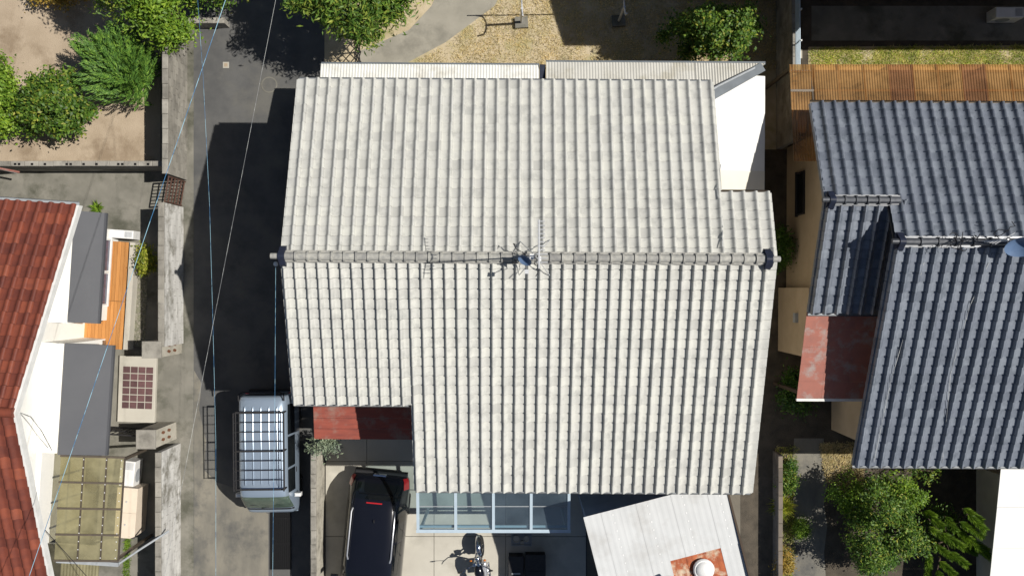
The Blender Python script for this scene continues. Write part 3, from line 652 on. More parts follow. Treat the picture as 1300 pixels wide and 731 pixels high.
for x in xe[1:-1]:
    m = beam(MB(), (x, ye, ez - .09), (x, yi2, iz - .09), .05 if x > xe[1] + .1 else .12, .06); m.build('rafter', 'bronze', am)
for x in (xe[0] + .08, xe[4], xe[8]):
    m = MB(); m.box(x - .04, x + .04, ye - .12, ye - .04, 0, ez - .095); m.build('post', 'bronze', am)

# ------------------------------------------------------------------ red-tiled house on the left
HRd, SRd = 7.0, .5; rx, ry = -10.88, -2.72
rh = thing('red_tiled_house', 'white-walled house with glazed red clay tile roof and charcoal window awnings', 'house', (rx, ry, 0), R(-3.7))
zrd = lambda x, y: HRd - SRd * abs(y - ry)
rroof = deck(rh, 'roof', [(rx - 8, ry), (rx - .03, ry), (rx - .03, ry + 4.7), (rx - 8, ry + 4.7)], zrd)
deck(rroof, 'front_deck', [(rx - 8, ry - .004), (rx - 8, ry - 4.7), (rx - .03, ry - 4.7), (rx - .03, ry - .004)], zrd)
rr_ = Roof(rh, rroof, .27, .30, 'tile_red', SP)
rr_.slope(rx - 8.1, rx, ry, HRd, 4.74, SRd, 1); rr_.slope(rx - 8.1, rx, ry, HRd, 4.74, SRd, -1); rr_.make()
def bargeboard(y1):
    m = MB(); x0, x1 = rx - .02, rx + .05
    vs = [(x, y, zrd(0, y) + dz) for x in (x0, x1) for y, dz in ((ry, -.16), (y1, -.16), (y1, .05), (ry, .05))]
    m.add(vs, [(0, 1, 2, 3), (7, 6, 5, 4), (4, 5, 1, 0), (5, 6, 2, 1), (6, 7, 3, 2), (7, 4, 0, 3)]); m.build('bargeboard', 'white_trim', rroof)
bargeboard(ry + 4.74); bargeboard(ry - 4.74)
m = MB(); m.tube([(rx - 8, ry, HRd + .05), (rx + .02, ry, HRd + .05)], .11, 12); m.build('ridge_roll', 'tile_red', rroof, smooth=True)
wx = -11.78
wall_block(rh, rx - 7.6, -12.4, ry - 4.3, ry + 4.3, zrd, 'wall_white', yr=ry)
for (a_, b_) in ((-.98, 1.62), (-4.40, -1.52)):
    m = MB(); m.box(-12.397, wx, a_, b_, 0, 2.84); m.build('bay', 'wall_white', rh)
m = MB(); m.box(-12.397, -12.3, -7.0, -4.42, 0, 2.7); m.build('wall', 'wall_white', rh)
gutter(rroof, rx - 8, rx, ry + 4.78, zrd(0, ry + 4.74) - .03, 'gutter')
def awning(x1, y0, y1, zi, zo, th=.08):
    m = MB(); x0 = wx + .003
    vs = [(x0, y0, zi - th), (x1, y0, zo - th), (x1, y1, zo - th), (x0, y1, zi - th), (x0, y0, zi), (x1, y0, zo), (x1, y1, zo), (x0, y1, zi)]
    m.add(vs, [(3, 2, 1, 0), (4, 5, 6, 7), (0, 1, 5, 4), (1, 2, 6, 5), (2, 3, 7, 6), (3, 0, 4, 7)]); o = m.build('awning', 'awning', rh)
    q = MB(); q.box(x1 + .003, x1 + .05, y0, y1, zo - th - .02, zo + .006); q.build('awning_gutter', 'awning', o)
awning(-11.07, -.95, 1.98, 2.86, 2.66); awning(-10.66, -4.42, -1.50, 2.92, 2.62)
window(rh, wx, -.55, 1.35, .55, 2.35, 1, panes=2); window(rh, wx, -3.9, -2.0, .5, 2.4, 1, frame='wood_brown', panes=2)
m = MB(); rng = random.Random(5)
for i in range(40):
    for j in range(5):
        y = -1.55 - i * .075 - (.037 if j % 2 else 0); m.box(wx + .004, wx + .03, y - .07, y - .005, .35 + j * .06, .405 + j * .06)
m.build('brick_plinth', 'brick', rh, kind='stuff')

# timber deck and what stands near it
dk = thing('timber_deck', 'orange timber deck under the charcoal awnings of the white-walled house', 'deck', (-11.1, -.2, 0), R(-3.7))
dz = .45; dx0, dx1 = -11.74, -11.13; yt = 1.32; bw = .1017
for i in range(12):
    b = dx1 - i * bw; a = b - bw + .006; wide = a > dx0 - .02
    for (y0_, y1_) in ([(-1.78, -.4), (-.395, yt)] if wide else [(-1.50, -1.0)]):
        m = MB(); m.box(a, b, y0_ + random.uniform(0, .004), y1_ - .004, dz - .03, dz + random.uniform(-.002, .002), bev=.003); m.build('board', 'wood', dk)
m = MB(); m.box(dx1 + .002, dx1 + .16, -1.78, yt, .0, dz - .09); m.build('kerb', 'concrete_l', dk)
for y in (-1.5, -.4, .6, 1.2):
    m = MB(); m.box(dx0, dx1 - .01, y - .03, y + .03, 0, dz - .032); m.build('joist', 'timber', dk)
m = MB(); x, y, z = P(99, 421, .46); m.tube([(x - .03, y - .22, .54), (x, y + .24, .54)], .085, 12); o = m.build('rolled_mat', 'wood_brown', None, smooth=True); recenter(o); tag(o, 'rolled brown mat lying at the inner edge of the timber deck', 'mat')

def ac_unit(px, py, rz, label, sx=.78, sy=.28, h=.55, z0=0.0):
    x, y, z = P(px, py, h); t = thing('air_conditioner', label, 'air conditioner', (x, y, z0), rz)
    m = MB(); m.box(x - sx / 2, x + sx / 2, y - sy / 2, y + sy / 2, z0 + .05, z0 + h, bev=.015); m.build('casing', 'plastic_white', t)
    m = MB()
    for k in range(7): m.box(x + sx / 2 - .24 + k * .03, x + sx / 2 - .225 + k * .03, y - sy / 2 + .04, y + sy / 2 - .04, z0 + h + .001, z0 + h + .006)
    m.build('grille', 'gutter', t)
    m = MB(); m.box(x - sx / 2 + .05, x - sx / 2 + .12, y - sy / 2, y + sy / 2, z0, z0 + .048); m.box(x + sx / 2 - .12, x + sx / 2 - .05, y - sy / 2, y + sy / 2, z0, z0 + .048); m.build('feet', 'black_metal', t)
    m = MB(); m.lathe([(.05, -.004), (.19, -.004), (.20, .0)], (x - .08, y - sy / 2 - .001, z0 + h * .52), 'y', 20); m.build('fan_grille', 'gutter', t)
    return t
ac_unit(150, 297, R(-4), 'long white air conditioner unit at the head of the timber deck', .86, .24)
ac_unit(161, 601, R(84), 'white air conditioner unit beside the cream cabinet', .72, .42, .62)
t = thing('storage_cabinet', 'cream storage cabinet standing between the olive canopy and the lane wall', 'cabinet', P(160, 650, 0), R(-4))
x, y, z = P(160, 650, .9); x, y = P(160, 650, .9)[:2]; t.location = (x, y, 0)
m = MB(); m.box(x - .26, x + .26, y - .70, y + .66, .03, .88, bev=.01); m.build('body', 'plastic_cream', t)
m = MB(); m.box(x - .29, x + .29, y - .73, y - .02, .882, .90); m.build('lid', 'plastic_cream', t); m = MB(); m.box(x - .29, x + .29, y - .014, y + .69, .882, .90); m.build('lid', 'plastic_cream', t)
m = MB()
for yy in (y - .35, y + .3): m.tube([(x, yy, .90), (x, yy, .925)], .025, 8)
m.build('knob', 'steel', t)
# olive polycarbonate canopy
t = thing('patio_canopy', 'olive polycarbonate patio canopy on a bronze frame with a blue-grey front beam', 'canopy', (-11.2, -6.0, 0), R(-3.7))
zc0, zc1 = 2.75, 2.45; gx0, gx1 = -12.0, -10.42; gy0, gy1 = -7.22, -4.46; zc = lambda x: zc0 + (zc1 - zc0) * (x - gx0) / (gx1 - gx0)
for j in range(4):
    for i in range(3):
        xa = gx0 + [0, .58, 1.14][i] + .015; xb = gx0 + [.58, 1.14, gx1 - gx0][i] - .015; ya = gy0 + (gy1 - gy0) * j / 4 + .02; yb = gy0 + (gy1 - gy0) * (j + 1) / 4 - .02
        m = MB(); m.add([(xa, ya, zc(xa)), (xb, ya, zc(xb)), (xb, yb, zc(xb)), (xa, yb, zc(xa))], [(0, 1, 2, 3)]); m.build('pane', 'poly_green', t)
for j in range(5):
    y = gy0 + (gy1 - gy0) * j / 4; m = beam(MB(), (gx0, y, zc0 - .02), (gx1, y, zc1 - .02), .05, .05); m.build('rafter', 'bronze', t)
for i, xx in enumerate((gx0 + .58, gx0 + 1.14, gx1)):
    m = MB(); m.box(xx - .02, xx + .02, gy0, gy1, zc(xx) - .03, zc(xx) + .012); m.build('purlin', 'bronze', t)
    m = MB()
    for k in range(13):
        yy = gy0 + .08 + k * (gy1 - gy0 - .16) / 12; xs_ = xx - (0 if i < 2 else .07); m.box(xs_ - .012, xs_ + .012, yy - .012, yy + .012, zc(xs_) + .012, zc(xs_) + .018)
    m.build('screw_caps', 'plastic_white', t, kind='stuff')
m = MB(); m.box(gx0 - .05, gx1 + .02, gy0 - .14, gy0 - .035, 2.38, 2.50); m.build('front_beam', 'gutter', t)
m = MB(); m.tube([(gx1, gy0 - .09, 2.4), (gx1 + .35, gy0 + .18, 2.0), (-9.45, gy0 + .62, 1.5)], .03, 8); m.build('brace', 'gutter', t)
for (xx, yy) in ((gx1 - .03, gy0 + .05), (gx1 - .03, gy1 - .05)):
    m = MB(); m.box(xx - .035, xx + .035, yy - .035, yy + .035, 0, 2.40); m.build('post', 'bronze', t)
m = MB(); m.corr((gx0, gy0 - .2, 2.3), (gx1 - .6, gy0 - .2, 2.2), (gx1 - .6, gy0 - 1.4, 2.2), (gx0, gy0 - 1.4, 2.3), pitch=.08, amp=.01); m.build('lower_sheet', 'poly_green', t)
# tiled porch step
x0, x1, y0, y1 = PX(150, .15), PX(197, .15), PY(536, .15), PY(452, .15)
t = thing('porch_step', 'pale porch slab inlaid with a grid of plum tiles', 'porch', ((x0 + x1) / 2, (y0 + y1) / 2, 0), R(-2))
m = MB(); m.box(x0, x1, y0, y1, .0, .14, bev=.01); m.build('slab', 'concrete_l', t)
tx0, tx1, ty0, ty1 = PX(155, .15), PX(194, .15), PY(519, .15), PY(465, .15)
for i in range(4):
    for j in range(6):
        m = MB(); a = tx0 + (tx1 - tx0) * i / 4; b = ty0 + (ty1 - ty0) * j / 6; m.box(a + .012, a + (tx1 - tx0) / 4 - .012, b + .012, b + (ty1 - ty0) / 6 - .012, .141, .152, bev=.004); m.build('tile', 'paver', t)

# ------------------------------------------------------------------ walls of blocks
def block_wall(label, x0, x1, y0, y1, h, mat, face=None, along='y', bl=.4, cap=True, rng=random.Random(11), name='block_wall', courses=None):
    """courses of single blocks; joints stay open a few millimetres"""
    t = thing(name, label, 'wall', ((x0 + x1) / 2, (y0 + y1) / 2, 0)); nco = courses or max(1, round(h / .2)); ch = h / nco; m = MB(); caps = MB()
    L0, L1 = (y0, y1) if along == 'y' else (x0, x1); n = max(1, round((L1 - L0) / bl)); q = (L1 - L0) / n
    for c in range(nco):
        off = 0 if c % 2 == 0 else -.5
        for i in range(n + (1 if off else 0)):
            a = max(L0, L0 + (i + off) * q) + .004; b = min(L1, L0 + (i + off + 1) * q) - .004
            e = rng.uniform(-.003, .003); z0_, z1_ = c * ch, (c + 1) * ch - .006
            (m.box(x0 + e, x1 + e, a, b, z0_, z1_) if along == 'y' else m.box(a, b, y0 + e, y1 + e, z0_, z1_))
    m.build('blocks', mat, t, kind='stuff')
    k = MB(); (k.box(x0 + .012, x1 - .012, y0 + .01, y1 - .01, 0, h - .02) if along == 'y' else k.box(x0 + .01, x1 - .01, y0 + .012, y1 - .012, 0, h - .02)); k.build('mortar', 'concrete', t)
    if cap:
        for i in range(n):
            a = L0 + i * q + .003; b = L0 + (i + 1) * q - .003; k = MB(); e = rng.uniform(-.004, .004)
            (k.box(x0 - .012 + e, x1 + .012 + e, a, b, h, h + .06, bev=.012) if along == 'y' else k.box(a, b, y0 - .012 + e, y1 + .012 + e, h, h + .06, bev=.012)); k.build('coping', 'block_brown' if mat == 'block_brown' else 'block', t)
    return t
HWL = 1.55
xw = PX(238)
block_wall('weathered grey block wall between the sandy garden and the lane', xw - .14, xw, PY(229), PY(50), HWL, 'block')
xw2 = PX(233)
block_wall('whitewashed block wall beside the gravel bed, along the lane', xw2 - .14, xw2, PY(436), PY(263), HWL, 'concrete_w')
block_wall('whitewashed block wall beside the cream cabinet, along the lane', xw2 - .22, xw2 - .08, PY(900), PY(562), HWL, 'concrete_w')
y = PY(208, 1.2)
block_wall('low pierced block wall closing the sandy garden off from the yard', -16.0, xw - .16, y - .06, y + .06, 1.2, 'block', along='x')
block_wall('cream block wall between the driveway and the lane', PX(412) - .13, PX(412) + .0, PY(1000), PY(557), 1.2, 'block_cream')
block_wall('dark block wall on the far side of the narrow alley', 7.72, 7.86, PY(190), PY(-80), 1.55, 'block')
block_wall('low brown block wall edging the shady front garden', PX(981), PX(984) + .04, PY(1000), PY(572), .55, 'block_brown')
block_wall('low block wall at the head of the lane under the leafy tree', PX(246), PX(292), PY(36), PY(36) + .14, .5, 'block', along='x')
gw = [o for o in bpy.data.objects if o.get('label', '').startswith('low pierced')][0]; rng = random.Random(4)
for k in range(15):
    x = -15.2 + k * .36 + (.25 if k % 4 == 3 else 0); m = MB(); m.box(x - .035, x + .035, y - .05, y + .012, 1.262, 1.266); m.build('opening_shade', 'iron', gw)  # flat black pieces painting in the shade of the pierced holes
def pillar(px0, px1, py0, py1, label):
    x1 = PX(px1); x0 = x1 - .50; y0, y1 = PY(py1, .9), PY(py0, .9)
    t = thing('gate_pillar', label, 'pillar', ((x0 + x1) / 2, (y0 + y1) / 2, 0)); h = 1.62
    m = MB(); m.box(x0, x1, y0, y1, 0, h); m.build('shaft', 'block_cream', t)
    m = MB(); m.box(x0 - .02, x1 + .015, y0 - .02, y1 + .02, h + .002, h + .07, bev=.012); m.build('cap', 'block', t)
    for k in range(2):
        for s_ in (0, 1):
            m = MB(); cy_, cz_ = y0 + (y1 - y0) * (.3 + .4 * k), 1.05 - .45 * s_; pts = []
            for q in range(12):
                a = 2 * math.pi * q / 12; pts.append((cy_ + .045 * math.cos(a) * (1 + .3 * math.sin(2 * a)), cz_ + .14 * math.sin(a)))
            m.add([(x1 + .004, a, b) for a, b in pts], [tuple(range(12))]); m.build('leaf_emblem', 'wood_brown', t)
pillar(0, 231, 432, 451, 'pale gate pillar with brown leaf emblems at the end of the gravel-bed wall')
pillar(0, 224, 541, 563, 'pale gate pillar with brown leaf emblems carrying the open black gate')
# black gate leaf swung open
def bar_gate(label, x0, x1, y0, y1, h, mat, nb, z0=.08, name='gate', rails=3):
    t = thing(name, label, 'gate', ((x0 + x1) / 2, (y0 + y1) / 2, 0)); m = MB()
    for k in range(rails): m.tube([(x0, y0, z0 + (h - z0) * k / (rails - 1)), (x1, y1, z0 + (h - z0) * k / (rails - 1))], .022, 6)
    m.build('rails', mat, t)
    for k in range(nb + 1):
        q = MB(); f = k / nb; x, y = x0 + (x1 - x0) * f, y0 + (y1 - y0) * f; q.tube([(x, y, 0 if k in (0, nb) else z0), (x, y, h)], .026 if k in (0, nb) else .014, 6); q.build('post' if k in (0, nb) else 'bar', mat, t)
    return t
gx = PX(224) - .52
bar_gate('black metal gate leaf swung open into the yard', gx, gx - 1.5, PY(545), PY(541), 1.25, 'black_metal', 10)
bar_gate('small brown metal gate between the weathered wall and the whitewashed wall', xw - .06, xw2 - .06, PY(231), PY(261), 1.35, 'brown_metal', 7, rails=6)
# accordion gate towards the back yard
t = thing('accordion_gate', 'dark folding lattice gate beside the leafy tree at the garden path', 'gate', P(455, 60)); gx, gy0_, gy1_ = PX(458), PY(92), PY(42)
m = MB(); q = 4
for k in range(q):
    a, b = gy0_ + (gy1_ - gy0_) * k / q, gy0_ + (gy1_ - gy0_) * (k + 1) / q
    for z in (.1, .45, .8):
        m.tube([(gx, a, z), (gx, b, z + .38)], .015, 5); m.tube([(gx + .02, b, z), (gx + .02, a, z + .38)], .015, 5)
m.build('lattice', 'black_metal', t)
for k in range(q + 1):
    m = MB(); yy = gy0_ + (gy1_ - gy0_) * k / q; m.tube([(gx, yy, 0), (gx, yy, 1.22)], .02, 6); m.build('upright', 'black_metal', t)
# fence on the far block wall
t = thing('aluminium_fence', 'pale aluminium rail fence on top of the dark block wall by the alley', 'fence', (7.79, 7.3, 1.61))
for k in range(4):
    m = MB(); m.box(7.775, 7.80, PY(95, 1.9), PY(-60, 1.9), 1.70 + k * .11, 1.76 + k * .11); m.build('rail', 'alu', t)
for k in range(5):
    y = PY(95, 1.9) + k * .85 + .03; m = MB(); m.box(7.80, 7.84, y - .02, y + .02, 1.612, 2.12); m.build('post', 'white_trim', t)

# ------------------------------------------------------------------ shed with pale slate sheets in front of the house
sh = thing('sheet_roofed_shed', 'tall shed with pale corrugated slate roof and an orange rusted patch', 'shed', (3.6, -7.3, 0), R(14.5))
c0 = Vector((3.6, -7.3, 0)); hz = 3.95
Q = [P(741, 656, hz), P(867, 623, hz), P(917, 622, hz), P(942, 742, hz), P(766, 760, hz)]
ang = R(-14.5)
def loc(p):
    v = Matrix.Rotation(ang, 3, 'Z') @ (Vector(p) - c0) + c0; return (v.x, v.y, v.z)
lx0, ly1 = loc(P(741, 656, hz))[:2]; lx1 = loc(P(921, 624, hz))[0]
xsd = [lx0 + (lx1 - lx0) * k / 8 for k in range(9)]; ysd = [ly1, ly1 - 1.62, ly1 - 4.2]
for i in range(8):
    for j in range(2):
        m = MB(); o_ = .004 * (i % 2) + .012 * (1 - j); ya, yb = ysd[j] + (0 if j == 0 else .08), ysd[j + 1]
        if j == 1 and i in (4, 5, 6): mt, am_ = 'rust_orange', .004
        else: mt, am_ = 'sheet_pale', .0018
        zA, zB = hz - .05 * j + o_, hz - .05 * (j + 1) + o_
        m.corr((xsd[i] - .01, ya, zA), (xsd[i + 1] + .03, ya, zA), (xsd[i + 1] + .03, yb, zB), (xsd[i] - .01, yb, zB), pitch=.13, amp=am_); m.build('roof_sheet', mt, sh)
m = MB(); m.box(xsd[0] + .06, xsd[8] - .08, ysd[2] + .1, ysd[0] - .08, 0, hz - .13); m.build('wall', 'shed_sky_tint', sh)
m = MB(); m.box(xsd[8] + .03, xsd[8] + .08, ysd[2], ysd[0], hz - .16, hz + .03); m.build('verge_trim', 'timber', sh)
m = MB()
for i in (2, 4, 6, 8):
    for k in range(8): xx, yy = xsd[i] - .18, ysd[0] - .12 - k * .21; zz = hz + .012 - .05 * (ysd[0] - yy) / 1.62; m.box(xx - .016, xx + .016, yy - .016, yy + .016, zz - .01, zz + .01)
m.build('roof_bolts', 'plastic_white', sh, kind='stuff')
vx, vy, vz = loc(P(893, 722, hz))
m = MB(); m.lathe([(.26, -.02), (.27, .05), (.24, .09), (.21, .095), (.19, .13), (.10, .17), (.02, .18)], (vx, vy, hz + .0), 'z', 20); vd = m.build('vent_dome', 'plastic_white', sh, smooth=True)
m = MB(); m.tube([(vx - .85, vy - .06, hz - .02), (vx - .85, vy - .06, hz + .35), (vx - .85, vy + .05, hz + .42)], .09, 10); m.build('flue', 'black_metal', sh)
# white roof of the next building
wr = thing('white_roofed_outbuilding', 'outbuilding with a plain white sheet roof beyond the shady front garden', 'outbuilding', (15.5, -8.0, 0)); hz2 = 2.1
wx0 = PX(1272, hz2)
for i in range(5):
    a = PX(1276 - 4 * i, hz2); y1_ = PY(592, hz2) - i * 1.1
    m = MB(); m.prism([(PX(1271 - 5.2 * (i + 1), hz2), y1_ - 1.096), (19, y1_ - 1.096), (19, y1_), (PX(1271 - 5.2 * i, hz2), y1_)], hz2 - .03, hz2 + .004 * (i % 2)); m.build('roof_sheet', 'sheet_plain', wr)
m = MB(); m.box(PX(1276, 2.1) + .25, 18.6, -10.4, -5.2, 0, hz2 - .035); m.build('wall', 'wall_cream', wr)

# houses beyond the top edge, whose eaves shade the yards
def plain_house(label, x0, x1, y0, y1, he, hr, wallm, ov=.5):
    t = thing('neighbour_house', label, 'house', ((x0 + x1) / 2, (y0 + y1) / 2, 0)); yc = (y0 + y1) / 2; s_ = (hr - he) / (yc - y0)
    zf = lambda x, y: hr - s_ * abs(y - yc)
    r = deck(t, 'roof', [(x0, y0), (x1, y0), (x1, yc), (x0, yc)], zf, .1, 'tile_black'); deck(r, 'back_roof', [(x0, yc + .004), (x1, yc + .004), (x1, y1), (x0, y1)], zf, .1, 'tile_black')
    wall_block(t, x0 + ov, x1 - ov, y0 + ov + 1.0, y1 - ov, zf, wallm, yr=yc)
    window(t, y1 - ov, x0 + .5, x0 + 1.5, .9, 2.2, 1, axis='y')
plain_house('neighbouring house behind the dry back yard, off beyond the leafy bush', 5.2, 8.3, 7.28, 13, 5.3, 6.6, 'wall_cream', .3)
plain_house('neighbouring house behind the concrete yard of the dark tiled house', 8.4, 20, 7.15, 14, 5.3, 7.2, 'wall_beige', .6)

# ------------------------------------------------------------------ vehicles
def shell(rings, name, mat, parent, smooth=True):
    m = MB(); n = len(rings[0]); vs = [v for r in rings for v in r]
    fs = [(i * n + k, i * n + k + 1, (i + 1) * n + k + 1, (i + 1) * n + k) for i in range(len(rings) - 1) for k in range(n - 1)]
    fs += [((i + 1) * n, (i + 1) * n + n - 1, i * n + n - 1, i * n) for i in range(len(rings) - 1)]
    fs += [tuple(range(n - 1, -1, -1)), tuple(range((len(rings) - 1) * n, len(rings) * n))]
    m.add(vs, fs); return m
class Body:
    """half section (x, z at full height) lofted along y with height and width curves"""
    def __init__(s, half, zlo, zfull, H, W): s.half, s.zlo, s.zf, s.H, s.W = half, zlo, zfull, H, W
    def cur(s, tab, y):
        for (a, va), (b, vb) in zip(tab, tab[1:]):
            if a <= y <= b:
                t = (y - a) / (b - a); return va + (vb - va) * t
        return tab[0][1] if y < tab[0][0] else tab[-1][1]
    def pt(s, y, u, off=0.0):
        """u in [-1,1]: -1 left sill, 0 roof centre, 1 right sill"""
        n = len(s.half) - 1; q = abs(u) * n; i = min(int(q), n - 1); f = q - i; hp = list(reversed(s.half))
        x = hp[i][0] + (hp[i + 1][0] - hp[i][0]) * f; z = hp[i][1] + (hp[i + 1][1] - hp[i][1]) * f
        h, wd = s.cur(s.H, y), s.cur(s.W, y); z = s.zlo + (z - s.zlo) * (h - s.zlo) / (s.zf - s.zlo)
        return Vector((math.copysign(x, u) * wd if u else 0, y, z))
    def ptn(s, y, u, off):
        e = .01; a = s.pt(y, u); du = s.pt(y, min(1, u + e)) - s.pt(y, max(-1, u - e)); dy = s.pt(y + e, u) - s.pt(y - e, u)
        n = dy.cross(du).normalized()
        if n.dot(Vector((a.x, 0, a.z - .6))) < 0: n = -n
        return a + n * off
    def body(s, ys, nu=32):
        us = [-1 + 2 * k / nu for k in range(nu + 1)]
        return [[tuple(s.pt(y, u)) for u in us] for y in ys]
    def patch(s, y0, y1, u0, u1, off=.006, ny=6, nu=8, u0b=None, u1b=None):
        m = MB(); vs = []
        for i in range(ny + 1):
            f = i / ny; y = y0 + (y1 - y0) * f; a = u0 + ((u0b if u0b is not None else u0) - u0) * f; b = u1 + ((u1b if u1b is not None else u1) - u1) * f
            for k in range(nu + 1): vs.append(tuple(s.ptn(y, a + (b - a) * k / nu, off)))
        m.add(vs, [(i * (nu + 1) + k, i * (nu + 1) + k + 1, (i + 1) * (nu + 1) + k + 1, (i + 1) * (nu + 1) + k) for i in range(ny) for k in range(nu)]); return m
def place(mb, root_loc):  # local builder coordinates -> builder space of the thing
    mb.v = [(x + root_loc[0], y + root_loc[1], z + root_loc[2]) for x, y, z in mb.v]; return mb
def wheel(t, loc, x, y, r, wd, side):
    m = MB(); m.lathe([(r * .62, -wd / 2), (r * .92, -wd / 2), (r, -wd / 2 + .03), (r, wd / 2 - .03), (r * .92, wd / 2), (r * .62, wd / 2)], (x, y, r), 'x', 24); wo = place(m, loc).build('wheel', 'rubber', t, smooth=True)
    m = MB(); m.lathe([(.04, wd / 2 - .02), (r * .6, wd / 2 - .01), (r * .62, wd / 2 + .004), (r * .5, wd / 2 - .035), (.05, wd / 2 - .02)] if side > 0 else [(.05, -wd / 2 + .02), (r * .5, -wd / 2 + .035), (r * .62, -wd / 2 - .004), (r * .6, -wd / 2 + .01), (.04, -wd / 2 + .02)], (x, y, r), 'x', 20); place(m, loc).build('rim', 'silver', wo, smooth=True)
# light blue-silver box van with roof rack: front towards -y
vl = (-6.83, -4.66, .012)
van = thing('roof_rack_van', 'silver-blue box van with a black roof rack parked in the lane', 'van', vl, R(180.6))
bd = Body([(.66, .26), (.73, .45), (.735, .75), (.73, 1.0), (.715, 1.2), (.69, 1.45), (.665, 1.65), (.63, 1.77), (.56, 1.835), (.42, 1.865), (.2, 1.885), (0, 1.89)], .26, 1.89,
          [(-1.70, 1.70), (-1.66, 1.80), (-1.55, 1.86), (-1.3, 1.89), (.75, 1.89), (1.0, 1.83), (1.14, 1.72), (1.3, 1.50), (1.46, 1.24), (1.56, 1.06), (1.64, .98), (1.69, .86), (1.71, .60)],
          [(-1.70, .93), (-1.66, .97), (-1.55, 1.0), (1.35, 1.0), (1.55, .985), (1.66, .95), (1.71, .88)])
ysb = [-1.70, -1.68, -1.66, -1.6, -1.55, -1.3, -.8, -.3, .2, .75, .9, 1.0, 1.07, 1.14, 1.22, 1.3, 1.38, 1.46, 1.51, 1.56, 1.6, 1.64, 1.67, 1.69, 1.71]
place(shell(bd.body(ysb), 'body', None, None), vl).build('body', 'van_paint', van, smooth=True)
for k in range(5):
    x = -.44 + .22 * k; m = MB()
    m.tube([(x, -1.42, 1.876 - .05 * x * x), (x, -1.36, 1.894 - .05 * x * x), (x, .66, 1.894 - .05 * x * x), (x, .72, 1.876 - .05 * x * x)], .02, 8); place(m, vl).build('roof_rib', 'van_paint', van, smooth=True)
ws = place(bd.patch(1.06, 1.47, -.44, .44, .006, 8, 14, -.50, .50), vl).build('windscreen', 'van_glass', van, smooth=True)
for (a, b) in ((-.42, .1), (.08, -.38)):
    p0, p1 = bd.ptn(1.46, a, .02), bd.ptn(1.33, b + (.1 if a < 0 else 0), .02); m = MB(); m.tube([p0, p1], .008, 5); place(m, vl).build('wiper', 'black_metal', ws)
place(bd.patch(1.50, 1.56, -.5, .5, .004, 2, 10), vl).build('cowl', 'car_plastic', van)
for s_ in (-1, 1):
    for (a, b) in ((-1.45, -.62), (-.56, .28), (.34, .98)):
        place(bd.patch(a, b, s_ * .46, s_ * .70, .005, 3, 5), vl).build('side_window', 'car_glass', van, smooth=True)
    place(bd.patch(1.655, 1.70, s_ * .62, s_ * .80, .008, 2, 3), vl).build('headlight', 'clear_lens', van)
    m = MB(); m.box(s_ * .6 - .05, s_ * .6 + .05, -1.712, -1.68, .70, 1.05); place(m, vl).build('tail_light', 'red_lens', van)
    for y in (1.0, -1.05): wheel(van, vl, s_ * .64, y, .27, .15, s_)
    m = MB(); c = Vector((s_ * .82, 1.12, 1.12)); m.box(c.x - .085, c.x + .085, c.y - .05, c.y + .05, c.z - .12, c.z + .12, bev=.03); m.tube([(s_ * .72, 1.1, 1.05), (c.x, c.y, c.z - .05)], .02, 6); place(m, vl).build('mirror', 'plastic_white', van)
    m = MB(); m.box(s_ * .737 - .012, s_ * .737 + .012, .38, .52, .93, .96); place(m, vl).build('door_handle', 'car_plastic', van)
m = MB(); m.box(-.68, .68, 1.66, 1.735, .30, .52, bev=.02); place(m, vl).build('bumper', 'van_paint', van)
m = MB(); m.box(-.70, .70, -1.76, -1.68, .30, .55, bev=.02); place(m, vl).build('bumper', 'car_plastic', van)
m = MB(); m.tube([(-.62, -1.58, 1.84), (-.62, -1.76, 1.86), (-.5, -1.82, 1.87), (.5, -1.82, 1.87), (.62, -1.76, 1.86), (.62, -1.58, 1.84)], .02, 8); place(m, vl).build('rear_spoiler_bar', 'car_plastic', van)
m = MB(); m.box(-.5, .5, -1.712, -1.690, 1.1, 1.62); place(m, vl).build('rear_window', 'car_glass', van)
rk = MB(); zk = 2.06
rk.tube([(-.655, -1.30, zk - .04), (.655, -1.30, zk - .04)], .018, 6)
for s_ in (-1, 1):
    rk.tube([(s_ * .675, -1.30, zk + .10), (s_ * .675, .82, zk + .10)], .018, 6); rk.tube([(s_ * .655, -1.30, zk - .04), (s_ * .655, .82, zk - .04)], .018, 6)
rko = place(rk, vl).build('roof_rack', 'black_metal', van)
for k in range(9):
    y = -1.28 + k * .26; m = MB(); th = .024 if k in (0, 4, 8) else .012; m.tube([(-.655, y, zk - .04), (.655, y, zk - .04)], th, 6)
    for s_ in (-1, 1): m.tube([(s_ * .655, y, zk - .04), (s_ * .675, y, zk + .10)], .010, 5)
    place(m, vl).build('crossbar', 'black_metal', rko)
for k in (0, 4, 8):
    y = -1.28 + k * .26
    for s_ in (-1, 1): m = MB(); m.tube([(s_ * .64, y, 1.72), (s_ * .655, y, zk - .05)], .02, 6); place(m, vl).build('rack_foot', 'black_metal', rko)
